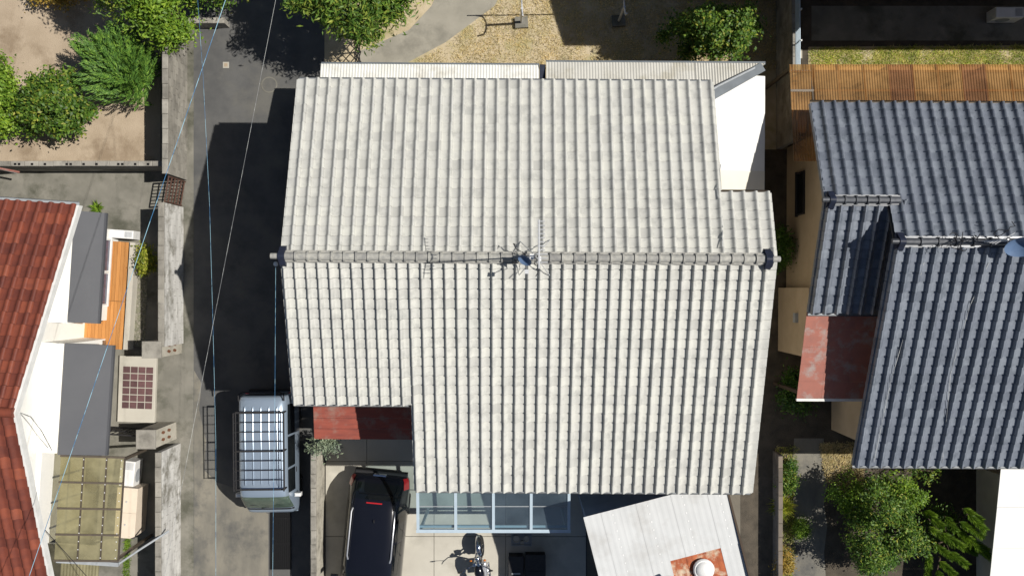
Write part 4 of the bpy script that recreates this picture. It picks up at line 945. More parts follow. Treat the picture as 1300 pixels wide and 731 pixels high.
# black hatchback, nose towards -y
cl0 = P(471, 694, 0); cl = (-3.95, -7.42, .047)
car = thing('black_hatchback', 'black hatchback with silver roof rails parked on the pale concrete driveway', 'car', cl, R(180 - 5.5))
bc = Body([(.78, .22), (.855, .35), (.87, .6), (.865, .82), (.83, .95), (.77, 1.15), (.70, 1.35), (.645, 1.45), (.55, 1.51), (.36, 1.54), (.15, 1.552), (0, 1.555)], .22, 1.555,
          [(-2.12, .62), (-2.09, .86), (-2.02, 1.0), (-1.9, 1.14), (-1.72, 1.34), (-1.5, 1.46), (-1.2, 1.52), (-.3, 1.555), (.4, 1.52), (.75, 1.40), (1.25, 1.05), (1.35, 1.0), (1.9, .86), (2.08, .66), (2.12, .5)],
          [(-2.12, .78), (-2.09, .87), (-2.0, .95), (-1.8, .99), (-1.3, 1.0), (1.4, 1.0), (1.9, .93), (2.05, .82), (2.12, .68)])
yc_ = [-2.12, -2.105, -2.09, -2.05, -2.02, -1.96, -1.9, -1.8, -1.72, -1.6, -1.5, -1.35, -1.2, -.8, -.3, .1, .4, .58, .75, .95, 1.1, 1.25, 1.3, 1.35, 1.6, 1.9, 2.0, 2.08, 2.12]
place(shell(bc.body(yc_), 'body', None, None), cl).build('body', 'car_paint', car, smooth=True)
place(bc.patch(-1.95, -1.56, -.52, .52, .006, 6, 10, -.42, .42), cl).build('rear_window', 'car_glass', car, smooth=True)
place(bc.patch(.52, 1.2, -.42, .42, .006, 6, 10, -.52, .52), cl).build('windscreen', 'car_glass', car, smooth=True)
for s_ in (-1, 1):
    for a, b in ((-1.4, -.45), (-.38, .55)): place(bc.patch(a, b, s_ * .37, s_ * .62, .006, 4, 5), cl).build('side_window', 'car_glass', car, smooth=True)
    place(bc.patch(-2.06, -1.80, s_ * .50, s_ * .70, .014, 4, 4), cl).build('tail_light', 'red_lens', car, smooth=True)
    place(bc.patch(1.8, 2.03, s_ * .5, s_ * .75, .008, 3, 4), cl).build('headlight', 'clear_lens', car)
    m = MB(); m.tube([tuple(bc.ptn(-1.30, s_ * .30, .0)), tuple(bc.ptn(-1.2, s_ * .30, .05)), tuple(bc.ptn(.0, s_ * .30, .05)), tuple(bc.ptn(.12, s_ * .30, .0))], .022, 8); place(m, cl).build('roof_rail', 'silver', car, smooth=True)
    for y in (1.32, -1.28): wheel(car, cl, s_ * .77, y, .32, .2, s_)
    m = MB(); m.box(s_ * .98 - .1, s_ * .98 + .1, .72, .84, .95, 1.10, bev=.03); place(m, cl).build('mirror', 'car_paint', car)
m = MB(); m.box(-.22, .22, -1.505, -1.47, 1.475, 1.495); place(m, cl).build('brake_light', 'red_lens', car)
m = MB(); m.box(-.75, .75, -2.19, -2.08, .32, .60, bev=.03); place(m, cl).build('bumper', 'car_plastic', car)
m = MB(); m.box(-.18, .18, -2.145, -2.10, .80, .84); place(m, cl).build('tailgate_trim', 'chrome', car)
m = MB(); m.box(-.165, .165, -2.14, -2.105, .64, .78); place(m, cl).build('number_plate', 'plastic_white', car)
m = MB(); m.tube([(-.05, -.95, 1.53), (-.05, -.98, 1.58), (-.05, -1.05, 1.60)], .012, 6); place(m, cl).build('aerial', 'black_metal', car)
# motorcycle, front wheel towards +y, leaning on its stand
ml = (-.80, -8.05, .047); mo = thing('motorcycle', 'chrome and black motorcycle leaning on its stand on the driveway', 'motorcycle', ml, R(6))
mo.rotation_euler = (0, R(-9), R(6))
def mw(y, r, nm):
    m = MB(); m.lathe([(r * .78, -.05), (r * .93, -.055), (r, -.02), (r, .02), (r * .93, .055), (r * .78, .05)], (0, y, r), 'x', 28); wo = place(m, ml).build('wheel', 'rubber', mo, smooth=True)
    m = MB(); m.lathe([(r * .70, -.03), (r * .79, -.035), (r * .79, .035), (r * .70, .03)], (0, y, r), 'x', 28); m.lathe([(.05, -.07), (.06, 0), (.05, .07)], (0, y, r), 'x', 12)
    for k in range(14):
        a = 2 * math.pi * k / 14; m.tube([(0, y + .05 * math.cos(a), r + .05 * math.sin(a)), (0, y + r * .75 * math.cos(a + .2), r + r * .75 * math.sin(a + .2))], .005, 4)
    place(m, ml).build('rim', 'chrome', wo, smooth=True)
mw(.62, .31, 'f'); mw(-.72, .31, 'r')
def mfender(y, r, a0, a1, mat='chrome'):
    m = MB(); vs = []; n = 10
    for i in range(n + 1):
        a = R(a0 + (a1 - a0) * i / n)
        for u, dr in ((-.075, -.03), (-.05, .0), (0, .012), (.05, 0), (.075, -.03)): vs.append((u, y + (r + .04 + dr) * math.cos(a), r + (r + .04 + dr) * math.sin(a)))
    m.add(vs, [(i * 5 + k, i * 5 + k + 1, i * 5 + 6 + k, i * 5 + 5 + k) for i in range(n) for k in range(4)]); place(m, ml).build('mudguard', mat, mo, smooth=True)
mfender(.62, .31, 20, 150); mfender(-.72, .31, 40, 190)
for s_ in (-1, 1):
    m = MB(); m.tube([(s_ * .09, .64, .31), (s_ * .09, .30, .92)], [.028, .022], 8); place(m, ml).build('fork_leg', 'chrome', mo, smooth=True)
    m = MB(); m.tube([(s_ * .06, -.72, .31), (s_ * .14, -.45, .75)], .03, 8); place(m, ml).build('shock_absorber', 'chrome', mo, smooth=True)
    m = MB(); m.tube([(0, .27, .98), (s_ * .16, .27, 1.06), (s_ * .34, .17, 1.05), (s_ * .42, .10, 1.03)], .014, 6); place(m, ml).build('handlebar', 'chrome', mo, smooth=True)
    m = MB(); m.tube([(s_ * .32, .19, 1.05), (s_ * .36, .20, 1.22), (s_ * .42, .20, 1.30)], .008, 5); m.lathe([(.02, -.015), (.065, -.01), (.065, .01), (.03, .018)], (s_ * .44, .19, 1.32), 'y', 14); place(m, ml).build('mirror', 'black_metal', mo)
    m = MB(); m.lathe([(.01, -.03), (.035, -.02), (.035, .02), (.01, .03)], (s_ * .2, .36, .86), 'y', 10); place(m, ml).build('indicator', 'amber_lens', mo)
m = MB(); m.lathe([(.05, -.09), (.085, -.02), (.095, .05), (.09, .06), (.01, .075)], (0, .40, .88), 'y', 18); place(m, ml).build('headlamp', 'chrome', mo, smooth=True)
m = MB()
for s_ in (-1, 1): m.lathe([(.03, -.02), (.05, -.015), (.05, .02), (.04, .025)], (s_ * .06, .30, 1.04), 'z', 14)
place(m, ml).build('gauges', 'chrome', mo)
tk = [[(.0 + wx_ * math.cos(a), yy, zc_ + hz_ * math.sin(a)) for a in [2 * math.pi * k / 14 for k in range(14)]] for yy, wx_, hz_, zc_ in ((.24, .05, .06, .86), (.18, .11, .10, .85), (.0, .14, .12, .84), (-.18, .11, .10, .81), (-.24, .07, .07, .79))]
place(shell(tk, 't', None, None), ml).build('tank', 'car_paint', mo, smooth=True)
st = [[(wx_ * math.cos(a), yy, zc_ + hz_ * math.sin(a)) for a in [2 * math.pi * k / 12 for k in range(12)]] for yy, wx_, hz_, zc_ in ((-.2, .08, .04, .78), (-.35, .13, .05, .77), (-.6, .13, .05, .80), (-.85, .11, .045, .84), (-.95, .06, .03, .85))]
place(shell(st, 's', None, None), ml).build('seat', 'seat_black', mo, smooth=True)
m = MB(); m.box(-.13, .13, -.22, .2, .26, .52, bev=.04); m.lathe([(.08, -.2), (.10, -.16), (.10, .16), (.08, .2)], (0, -.05, .38), 'x', 14); m.box(-.10, .10, -.05, .16, .52, .70, bev=.02); place(m, ml).build('engine', 'silver', mo)
m = MB(); m.tube([(0, .28, .95), (0, .2, .62), (0, .1, .28), (0, -.3, .26), (0, -.5, .6), (0, -.9, .72)], .025, 8); place(m, ml).build('frame', 'black_metal', mo)
m = MB(); m.tube([(.12, .15, .5), (.17, .12, .25), (.17, -.3, .24), (.17, -1.0, .30)], [.025, .025, .035, .045], 10); place(m, ml).build('exhaust', 'chrome', mo, smooth=True)
m = MB(); m.box(-.06, .06, -1.06, -1.0, .66, .74); place(m, ml).build('tail_light', 'red_lens', mo)
m = MB(); m.tube([(-.08, -.05, .26), (-.20, .05, -.02)], .014, 6); place(m, ml).build('side_stand', 'black_metal', mo)
# small things on the driveway
x, y, z = P(662, 684, .1); t = thing('plant_tray', 'shallow grey tray holding three round pots on the driveway', 'tray', (x, y, .047))
m = MB(); m.box(x - .30, x + .30, y - .19, y + .19, .05, .065); m.box(x - .30, x - .275, y - .19, y + .19, .066, .13); m.box(x + .275, x + .30, y - .19, y + .19, .066, .13); m.box(x - .274, x + .274, y - .19, y - .165, .066, .13); m.box(x - .274, x + .274, y + .165, y + .19, .066, .13); m.build('tray', 'gutter', t)
for i, (dx, dy, r) in enumerate(((-.15, .03, .10), (.14, .04, .085), (.02, -.08, .06))):
    m = MB(); m.lathe([(r * .75, .002), (r, .16), (r * .9, .16), (r * .85, .12), (.01, .12)], (x + dx, y + dy, .066), 'z', 16); o = m.build('plant_pot', 'concrete_l', None, smooth=True); recenter(o)
    tag(o, ['largest round pot in the grey tray on the driveway', 'middle-sized round pot in the grey tray on the driveway', 'smallest round pot in the grey tray on the driveway'][i], 'pot')
for (a, b, c, d, h, lab) in ((646, 664, 706, 740, .45, 'black storage crate on the driveway with a blue-grey lid edge'), (667, 692, 704, 745, .38, 'wide black storage crate standing against the crate with the blue-grey lid')):
    x0, x1, y0, y1 = PX(a, h), PX(b, h), PY(d, h), PY(c, h); t = thing('storage_crate', lab, 'crate', ((x0 + x1) / 2, (y0 + y1) / 2, .047))
    m = MB(); m.box(x0, x1, y0, y1, .05, h, bev=.012); m.build('body', 'car_plastic', t)
    m = MB(); m.box(x0 - .015, x1 + .015, y0 - .015, y1 + .015, h + .002, h + .03, bev=.01); m.build('lid', 'black_metal', t)
    m = MB(); m.box(x0 + .08, x1 - .08, y1 - .5, y1 - .46, h + .031, h + .05); m.build('handle', 'gutter' if a == 646 else 'black_metal', t)
# drain grating in the lane
x0, x1, y0, y1 = PX(343), PX(370), PY(722), PY(560); t = thing('drain_grating', 'long black steel drain grating in the lane under the van nose', 'grating', ((x0 + x1) / 2, (y0 + y1) / 2, .008))
m = MB(); m.box(x0, x1, y0, y1, .009, .014); m.build('trough', 'iron', t)
fr = MB(); fr.box(x0, x0 + .03, y0, y1, .015, .03); fr.box(x1 - .03, x1, y0, y1, .015, .03)
for k in range(6): yy = y0 + (y1 - y0 - .04) * k / 5; fr.box(x0 + .031, x1 - .031, yy, yy + .04, .015, .03)
fr.build('frame', 'iron', t)
for k in range(9): xx = x0 + .06 + k * (x1 - x0 - .12) / 8; m = MB(); m.box(xx - .008, xx + .008, y0 + .045, y1 - .045, .0145, .026); m.build('bar', 'iron', t)
# manhole covers
x, y, z = P(342, 108); t = thing('manhole_cover', 'round concrete manhole cover in the lane asphalt', 'manhole', (x, y, .009))
m = MB(); m.lathe([(.235, .0), (.235, .008), (.215, .010), (.215, .004), (.205, .004)], (x, y, .009), 'z', 28); m.build('ring', 'concrete', t)
m = MB(); m.lathe([(.20, .0), (.20, .007), (.01, .009)], (x, y, .0095), 'z', 28); m.build('lid', 'asphalt', t)
x, y, z = P(287, 83); t = thing('valve_cover', 'small square pale valve cover in the lane asphalt', 'cover', (x, y, .009)); m = MB(); m.box(x - .09, x + .09, y - .09, y + .09, .009, .018, bev=.003); m.build('frame', 'concrete_l', t); m = MB(); m.box(x - .05, x + .05, y - .05, y + .05, .0185, .022); m.build('lid', 'dirt', t)
x, y, z = P(1012, 69); t = thing('inspection_cover', 'pale square inspection cover at the end of the grass strip', 'cover', (x, y, .006)); m = MB(); m.box(x - .14, x + .14, y - .13, y + .13, .006, .03, bev=.006); m.build('frame', 'concrete_l', t); m = MB(); m.lathe([(.035, 0), (.035, .004), (.01, .005)], (x, y, .031), 'z', 12); m.build('handle', 'black_metal', t)

# laundry stands
def laundry(px, py, label, h=1.75):
    x, y, z = P(px, py); t = thing('laundry_stand', label, 'laundry stand', (x, y, .006), R(4), 'laundry stands in the dry yard')
    m = MB(); lo = [(x - .19, y - .16), (x + .19, y - .16), (x + .19, y + .16), (x - .19, y + .16)]; m.prism(lo, .007, .14); m.build('base', 'concrete', t)
    m = MB(); m.tube([(x, y, .14), (x, y, h - .25)], .036, 8); m.build('pole', 'steel', t)
    m = MB()
    for s_ in (-1, 1): m.tube([(x, y, h - .27), (x, y + s_ * .12, h - .25), (x, y + s_ * .26, h - .14), (x, y + s_ * .30, h + .12)], .024, 6)
    m.build('fork', 'steel', t)
    return t
laundry(662, 30, 'laundry stand in full sun on the straw-coloured grass'); laundry(785, 28, 'laundry stand standing in the deep shade of the back yard')
m = MB(); zz = 1.55; x0 = P(662, 30)[0]; x1 = P(785, 28)[0]; m.tube([(x0 - .5, PY(30) + .285, zz + .02), (x1 + .5, PY(28) + .285, zz + .02)], .016, 6); o = m.build('drying_pole', 'steel'); recenter(o); tag(o, 'long metal drying pole laid across the two laundry stands', 'pole')

# ------------------------------------------------------------------ cables overhead and the poles that carry them
def upole(x, y, h, label):
    t = thing('utility_pole', label, 'utility pole', (x, y, 0)); m = MB(); m.tube([(x, y, 0), (x, y, h)], [.17, .11], 14); m.build('shaft', 'concrete', t, smooth=True)
    m = MB(); m.box(x - .8, x + .8, y - .05, y + .05, h - 1.0, h - .9); m.build('crossarm', 'steel', t)
    for k in (-.6, 0, .6): q = MB(); q.lathe([(.03, 0), (.06, .03), (.04, .06), (.06, .09), (.02, .12)], (x + k, y, h - .898), 'z', 10); q.build('insulator', 'plastic_white', t)
upole(-7.3, 12.5, 9.0, 'concrete utility pole at the head of the lane'); upole(-12.9, -13.5, 9.0, 'concrete utility pole at the foot of the lane')
def at(px, py, h): return Vector(P(px, py, h))
def cable(px0, py0, h0, px1, py1, h1, sag, r, mat, label):
    a, b = at(px0, py0, h0), at(px1, py1, h1); return wire('overhead_cable', sagged(a, b, sag, 24), r, mat, label)
def ext(px0, py0, px1, py1, f0, f1): return px0 + (px1 - px0) * f0, py0 + (py1 - py0) * f0, px0 + (px1 - px0) * f1, py0 + (py1 - py0) * f1
hcb = 6.6
a = ext(283, 10, 68, 640, -.55, 1.45); cable(a[0], a[1], 7.6, a[2], a[3], 7.6, .0, .006, 'cable_blue', 'thick blue overhead cable crossing the lane walls')
a = ext(350, 0, 236, 590, -.35, 1.6); cable(a[0], a[1], 7.4, a[2], a[3], 7.4, .0, .003, 'cable_white', 'thin white overhead cable running straight down the shaded lane')
wire('overhead_cable', [at(252, -120, 7.4), at(251, 0, 7.2), at(258, 100, 7), at(266, 260, 6.9), at(270, 400, 6.9), at(274, 560, 7), at(274, 860, 7.4)], .0032, 'cable_blue', 'thin blue overhead cable bending along the lane edge')
sv = [at(350, 338, 6.35), at(349.5, 420, 6.2), at(349, 500, 6.15), at(347, 640, 6.3), at(345, 860, 7.0)]
wire('service_cable', sv, .0035, 'cable_blue', 'blue service cable hanging off the gable end of the off-white roof')
x, y, z = P(350, 337, 6.38); m = MB(); m.lathe([(.02, -.05), (.05, -.03), (.035, 0), (.05, .03), (.02, .05)], (x, y, 6.38), 'z', 12); m.tube([(x, y, 6.36), (XL + .05, y + .06, 6.36)], .016, 6); m.build('cable_bracket', 'plastic_white', house)
# wires and fittings at the red house's gable
wire('service_cable', [at(57, 672, 4.6), at(110, 731, 5.2), at(200, 860, 6.0)], .008, 'cable_black', 'thin black wire dropping from the red roof verge over the olive canopy')
x, y, z = P(56, 674, 4.5); m = MB(); rng = random.Random(9)
for k in range(5):
    p0 = Vector((x + rng.uniform(-.08, .08), y + rng.uniform(-.3, .3), 4.45)); m.tube([p0, p0 + Vector((rng.uniform(-.1, .1), rng.uniform(-.15, .15), .12)), p0 + Vector((rng.uniform(-.15, .15), rng.uniform(-.2, .2), .05))], .016, 6)
m.tube([(x, y, 4.45), (wx - .1, y, 4.35)], .02, 6); m.build('cable_fittings', 'steel', rh)
m = MB(); pts = [P(20, 522, 6.6), P(40, 530, 5.6), P(55, 548, 4.8), P(70, 574, 3.3)]; m.tube([(max(wx + .02, p[0] - .0) if p[2] < 5.8 else p[0], p[1], p[2]) for p in pts], .012, 6); m.build('wall_cable', 'cable_white', rh)
# rusty bar and post at the garden wall
x, y, z = P(3, 209, .8); t = thing('clothes_prop', 'reddish steel bar on a pale post by the low pierced wall', 'post', (x, y - .12, 0)); m = MB(); m.tube([(x, y - .12, 0), (x, y - .12, 1.3)], .04, 8); m.build('post', 'white_trim', t)
m = MB(); m.tube([(x - .7, y + .0, 1.32), (x + .75, y - .28, 1.32)], .03, 6); m.build('bar', 'rust_pink', t)

# ------------------------------------------------------------------ plants
def leaves(rng, cen, nrm, length, width, bend=.25, up=None):
    """numpy: one bent quad pair per leaf -> verts (n,6,3)"""
    n = len(cen); t = rng.normal(size=(n, 3)); t -= nrm * np.sum(t * nrm, 1, keepdims=True); t /= np.linalg.norm(t, axis=1, keepdims=True) + 1e-9
    if up is not None: t = up
    b = np.cross(nrm, t); b /= np.linalg.norm(b, axis=1, keepdims=True) + 1e-9
    L = length[:, None]; W = width[:, None]
    base = cen - t * L * .5; tip = cen + t * L * .5 - nrm * L * bend * .5
    l = cen - t * L * .05 + b * W * .5 - nrm * W * .0 + nrm * L * bend * .1; r = cen - t * L * .05 - b * W * .5 + nrm * L * bend * .1
    return np.stack([base, l, tip, r], 1)
def leaf_object(name, V, mat, parent, origin, kind=None):
    n = len(V); v = (V - np.array(origin)).reshape(-1, 3); me = bpy.data.meshes.new(name)
    me.vertices.add(len(v)); me.vertices.foreach_set('co', v.ravel().astype(np.float32))
    me.loops.add(4 * n); me.loops.foreach_set('vertex_index', np.arange(4 * n, dtype=np.int32))
    me.polygons.add(n); me.polygons.foreach_set('loop_start', np.arange(0, 4 * n, 4, dtype=np.int32))
    try: me.polygons.foreach_set('loop_total', np.full(n, 4, dtype=np.int32))
    except Exception: pass
    me.update(calc_edges=True); me.validate(); me.materials.append(MAT[mat])
    o = bpy.data.objects.new(name, me); COL.objects.link(o); o.parent = parent
    if kind: o['kind'] = kind
    return o
def unit(a): return a / (np.linalg.norm(a, axis=-1, keepdims=True) + 1e-9)
def bush(name, label, cat, px, py, h, rx_, ry_, mat, seed, nclump=110, nleaf=70, leaf=.09, aspect=.45, cl=.16, z0=.0, trunk=True, lump=.22, zc_=None, rz_=None, group=None, loc=None, lean=(0, 0)):
    """trunk with limbs, crown of leaf clumps spread through an uneven ellipsoid"""
    rng = np.random.default_rng(seed); zc_ = zc_ if zc_ is not None else h * .55; rz_ = rz_ if rz_ is not None else h * .45
    x, y, _ = P(px, py, zc_) if loc is None else (*loc, 0); t = thing(name, label, cat, (x, y, z0), group=group)
    d = unit(rng.normal(size=(nclump, 3))); d[:, 2] = np.where(d[:, 2] < -.35, -d[:, 2], d[:, 2])
    ph = rng.uniform(0, 6.28, 6)
    lumpf = 1 + lump * (np.sin(3 * np.arctan2(d[:, 1], d[:, 0]) + ph[0]) * .5 + np.sin(5 * np.arctan2(d[:, 1], d[:, 0]) + ph[1]) * .35 + np.sin(4 * d[:, 2] + ph[2]) * .4)
    rad = rng.uniform(.35, 1.0, nclump) ** .45 * lumpf
    rad = np.where(rng.uniform(size=nclump) < .1, rad * rng.uniform(1.05, 1.25, nclump), rad)
    cen = d * rad[:, None] * np.array([rx_, ry_, rz_]) + np.array([x, y, zc_])
    cen[:, 2] = np.maximum(cen[:, 2], z0 + .12)
    C = np.repeat(cen, nleaf, 0); D = np.repeat(d, nleaf, 0); s_ = np.repeat(rng.uniform(.65, 1.35, nclump), nleaf)
    pos = C + rng.normal(size=C.shape) * (cl * s_)[:, None] * np.array([1, 1, .6])
    pos[:, 2] = np.maximum(pos[:, 2], z0 + .03)
    nr = unit(rng.normal(size=C.shape) * .75 + D * .5 + np.array([.1, 0, .75]))
    ln = leaf * rng.uniform(.65, 1.35, len(C)); V = leaves(rng, pos, nr, ln, ln * aspect)
    leaf_object('crown', V, mat, t, (x, y, z0))
    m = MB(); r0 = max(.02, .035 * h)
    m.tube([(x + lean[0], y + lean[1], z0), (x + .03 + lean[0] * .7, y + lean[1] * .7, z0 + zc_ * .45), (x, y + .03, z0 + zc_)], [r0, r0 * .8, r0 * .5], 8); m.build('trunk', 'bark', t, smooth=True)
    rr = random.Random(seed)
    m = MB()
    for k in rr.sample(range(nclump), min(14, nclump)):
        c = Vector(cen[k]); b0 = Vector((x, y, z0 + zc_ * rr.uniform(.3, .7))); m.tube([b0, b0.lerp(c, .5) + Vector((0, 0, .05)), c], [r0 * .45, r0 * .3, r0 * .12], 5)
    m.build('limbs', 'bark', t)
    return t
def sprays(name, label, cat, px, py, h, rx_, ry_, mat, seed, nspray=420, per=26, length=.42, leaf=.085, width=.02, sweep=(0, 0, .3), zc_=None, rz_=None, flat=.9, loc=None):
    """conifer: feathery sprays growing outwards"""
    rng = np.random.default_rng(seed); zc_ = zc_ if zc_ is not None else h * .5; rz_ = rz_ if rz_ is not None else h * .5
    x, y, _ = P(px, py, zc_); t = thing(name, label, cat, (x, y, 0))
    d = unit(rng.normal(size=(nspray, 3)) + np.array([0, 0, .35])); rad = rng.uniform(.45, 1, nspray) ** .4 * (1 + .10 * np.sin(5 * np.arctan2(d[:, 1], d[:, 0]) + 1) + .07 * np.sin(9 * d[:, 0] + 7 * d[:, 1]))
    tip = d * rad[:, None] * np.array([rx_, ry_, rz_]) + np.array([x, y, zc_]); dr = unit(d * np.array([1, 1, .6]) + np.array(sweep) + rng.normal(size=d.shape) * .16)
    tip[:, 2] = np.maximum(tip[:, 2], .1)
    s_ = np.repeat(np.linspace(0, 1, per)[None, :], nspray, 0).ravel(); T = np.repeat(tip, per, 0); DR = np.repeat(dr, per, 0)
    Ls = np.repeat(length * rng.uniform(.6, 1.3, nspray), per)
    side = unit(np.cross(DR, np.array([0, 0, 1.0])) + 1e-6); sg = np.where(np.arange(len(T)) % 2 == 0, 1, -1)[:, None]
    pos = T - DR * ((1 - s_) * Ls)[:, None] + side * sg * ((1 - s_ * .85) * .055)[:, None] + rng.normal(size=T.shape) * .012
    pos[:, 2] = np.maximum(pos[:, 2], .03)
    up = unit(DR + side * sg * .55 + rng.normal(size=T.shape) * .12); nr = unit(np.cross(up, side * 1.0) + np.array([0, 0, .3])); nr = np.where(nr[:, 2:3] < 0, -nr, nr); nr = unit(nr + rng.normal(size=nr.shape) * .25)
    nr = unit(nr - up * np.sum(nr * up, 1, keepdims=True))
    ln = leaf * rng.uniform(.7, 1.3, len(T)); V = leaves(rng, pos, nr, ln, ln * 0 + width, .1, up); leaf_object('crown', V, mat, t, (x, y, 0))
    m = MB(); r0 = .035 * h; m.tube([(x, y, 0), (x, y, zc_ * 1.2)], [r0, r0 * .4], 8); m.build('trunk', 'bark', t, smooth=True)
    m = MB(); rr = random.Random(seed)
    for k in rr.sample(range(nspray), 24):
        c = Vector(tip[k]) - Vector(dr[k]) * length * .7; b0 = Vector((x, y, zc_ * rr.uniform(.3, 1.1))); m.tube([b0, c], [r0 * .4, r0 * .12], 5)
    m.build('limbs', 'bark', t); return t
def tuft(name, label, cat, px, py, r, n, mat, seed, blade=.4, width=.025, h=.35, z0=0.0):
    rng = np.random.default_rng(seed); x, y, _ = P(px, py, z0 + h * .4); t = thing(name, label, cat, (x, y, z0))
    a = rng.uniform(0, 6.28, n); tilt = rng.uniform(.15, 1.0, n); dr = np.stack([np.cos(a) * np.sin(tilt), np.sin(a) * np.sin(tilt), np.cos(tilt)], 1); ln = blade * rng.uniform(.6, 1.2, n)
    base = np.stack([x + rng.normal(size=n) * r * .2, y + rng.normal(size=n) * r * .2, np.full(n, z0)], 1)
    sd_ = unit(np.cross(dr, np.array([0, 0, 1.0])) + 1e-6); nr = unit(np.cross(sd_, dr)); nr = np.where(nr[:, 2:3] < 0, -nr, nr)
    V = leaves(rng, base + dr * ln[:, None] * .5, nr, ln, ln * 0 + width, .5, dr); V[:, :, 2] = np.maximum(V[:, :, 2], z0 + .01); leaf_object('blades', V, mat, t, (x, y, z0))
    m = MB(); m.tube([(x, y, z0), (x, y, z0 + .06)], [r * .25, r * .15], 8); m.build('crown_base', 'bark', t); return t

sprays('conifer_bush', 'large feathery green conifer bush in the sandy garden', 'bush', 149, 80, 2.3, 1.22, 1.22, 'conifer', 21, 430, 36, .66, .12, .024, (-.45, .55, .15))
bush('evergreen_bush', 'round broadleaf bush with yellow-flecked glossy leaves beside the conifer bush', 'bush', 70, 132, 2.0, .92, .92, 'laurel', 22, 110, 120, .11, .5, .11, lump=.3)
bush('evergreen_bush', 'bright green broadleaf bush at the sunny garden boundary, paler than its neighbour', 'bush', -4, 128, 2.2, .55, 1.05, 'bright', 23, 110, 90, .10, .5, .13)
bush('garden_tree', 'bright yellow-green tree overhanging the top of the weathered block wall', 'tree', 212, 16, 2.9, .62, .95, 'bright', 24, 120, 80, .11, .42, .14)
bush('garden_tree', 'dull green tree behind the conifer bush', 'tree', 158, -18, 4.2, .75, .6, 'willow', 25, 90, 80, .11, .35, .15)
bush('autumn_shrub', 'low orange-leaved shrub in the sandy garden', 'shrub', 68, -8, .8, .9, .28, 'autumn', 26, 60, 50, .08, .5, .12)
bush('garden_tree', 'small leafy tree at the head of the lane beside the low wall', 'tree', 266, -14, 2.6, .75, .45, 'laurel', 37, 70, 70, .10, .4, .14)
bush('leafy_tree', 'broad leafy tree overhanging the lane and the folding gate', 'tree', 455, -14, 4.1, 1.78, 1.12, 'willow', 27, 190, 110, .15, .26, .15, lump=.25, zc_=3.1, rz_=1.05, lean=(.3, 1.3))
bush('orchard_tree', 'dense dark green tree beside the low white lean-to roof', 'tree', 907, 45, 3.2, 1.12, .64, 'laurel', 28, 120, 110, .10, .5, .115, lump=.3)
bush('garden_bush', 'big mixed-green bush in the front garden of the dark tiled house', 'bush', 1112, 664, 2.4, 1.02, 1.22, 'laurel', 29, 110, 120, .085, .42, .11, lump=.4)
bush('garden_bush', 'blue-green small-leaved bush at the foot of the big mixed-green bush', 'bush', 1108, 706, 1.6, .5, .45, 'dark_leaf', 38, 70, 90, .06, .5, .10)
bush('potted_shrub', 'small yellow-green shrub in the gravel bed by the whitewashed wall', 'shrub', 186, 331, .75, .30, .36, 'yellow', 30, 40, 40, .08, .4, .08)
tuft('fern', 'small green fern growing at the corner of the charcoal awning', 'fern', 122, 264, .2, 70, 'bright', 31, .24, .04, .25)
tuft('grass_clump', 'yellow-striped grass clump against the low brown garden wall', 'plant', 994, 642, .3, 260, 'yellow', 32, .45, .028, .4)
bush('round_shrub', 'small bright green rounded shrub on the garden walk', 'shrub', 1017, 670, .5, .24, .26, 'bright', 33, 50, 60, .045, .35, .06)
bush('round_shrub', 'tiny dark green shrub at the top of the garden walk', 'shrub', 1004, 590, .4, .16, .14, 'dark_leaf', 34, 24, 40, .05, .4, .05)
bush('low_shrub', 'leafy green shrub between the tiny shrub and the yellow-striped grass', 'shrub', 999, 612, .6, .28, .3, 'laurel', 39, 40, 50, .07, .4, .08)
bush('low_shrub', 'orange-brown shrub at the bottom of the low brown garden wall', 'shrub', 995, 712, .5, .22, .42, 'autumn', 35, 36, 40, .07, .4, .09)
bush('shade_shrub', 'dim green shrub in the shade below the faded red porch roof', 'shrub', 1012, 500, .9, .45, .6, 'dark_leaf', 36, 60, 50, .09, .4, .13)
bush('shade_shrub', 'dark climbing shrub in the alley beside the beige bay', 'shrub', 990, 315, 1.4, .22, .55, 'dark_leaf', 40, 50, 50, .08, .4, .1)
bush('wall_creeper', 'grey-green creeper spilling over the end of the cream driveway wall', 'creeper', 411, 566, .5, .42, .2, 'grey_leaf', 41, 26, 26, .09, .35, .09, zc_=1.45, rz_=.16)
bush('sparse_shrub', 'sparse green shrub under the front eaves of the dark tiled house', 'shrub', 1170, 598, 1.2, .6, .2, 'willow', 42, 16, 22, .09, .35, .1)
bush('garden_bush', 'yellow-green open bush between the garden walk and the big mixed-green bush', 'bush', 1078, 628, 1.5, .5, .45, 'bright', 43, 46, 70, .08, .42, .11, lump=.4)
bush('garden_bush', 'bright green bush at the upper side of the big mixed-green bush, under the dark eaves', 'bush', 1140, 625, 2.0, .5, .42, 'bright', 44, 50, 80, .08, .42, .11, lump=.4)
bush('garden_bush', 'dim green bush at the foot of the young pine', 'bush', 1195, 668, 1.1, .6, .6, 'laurel', 45, 46, 60, .08, .4, .12, lump=.35)
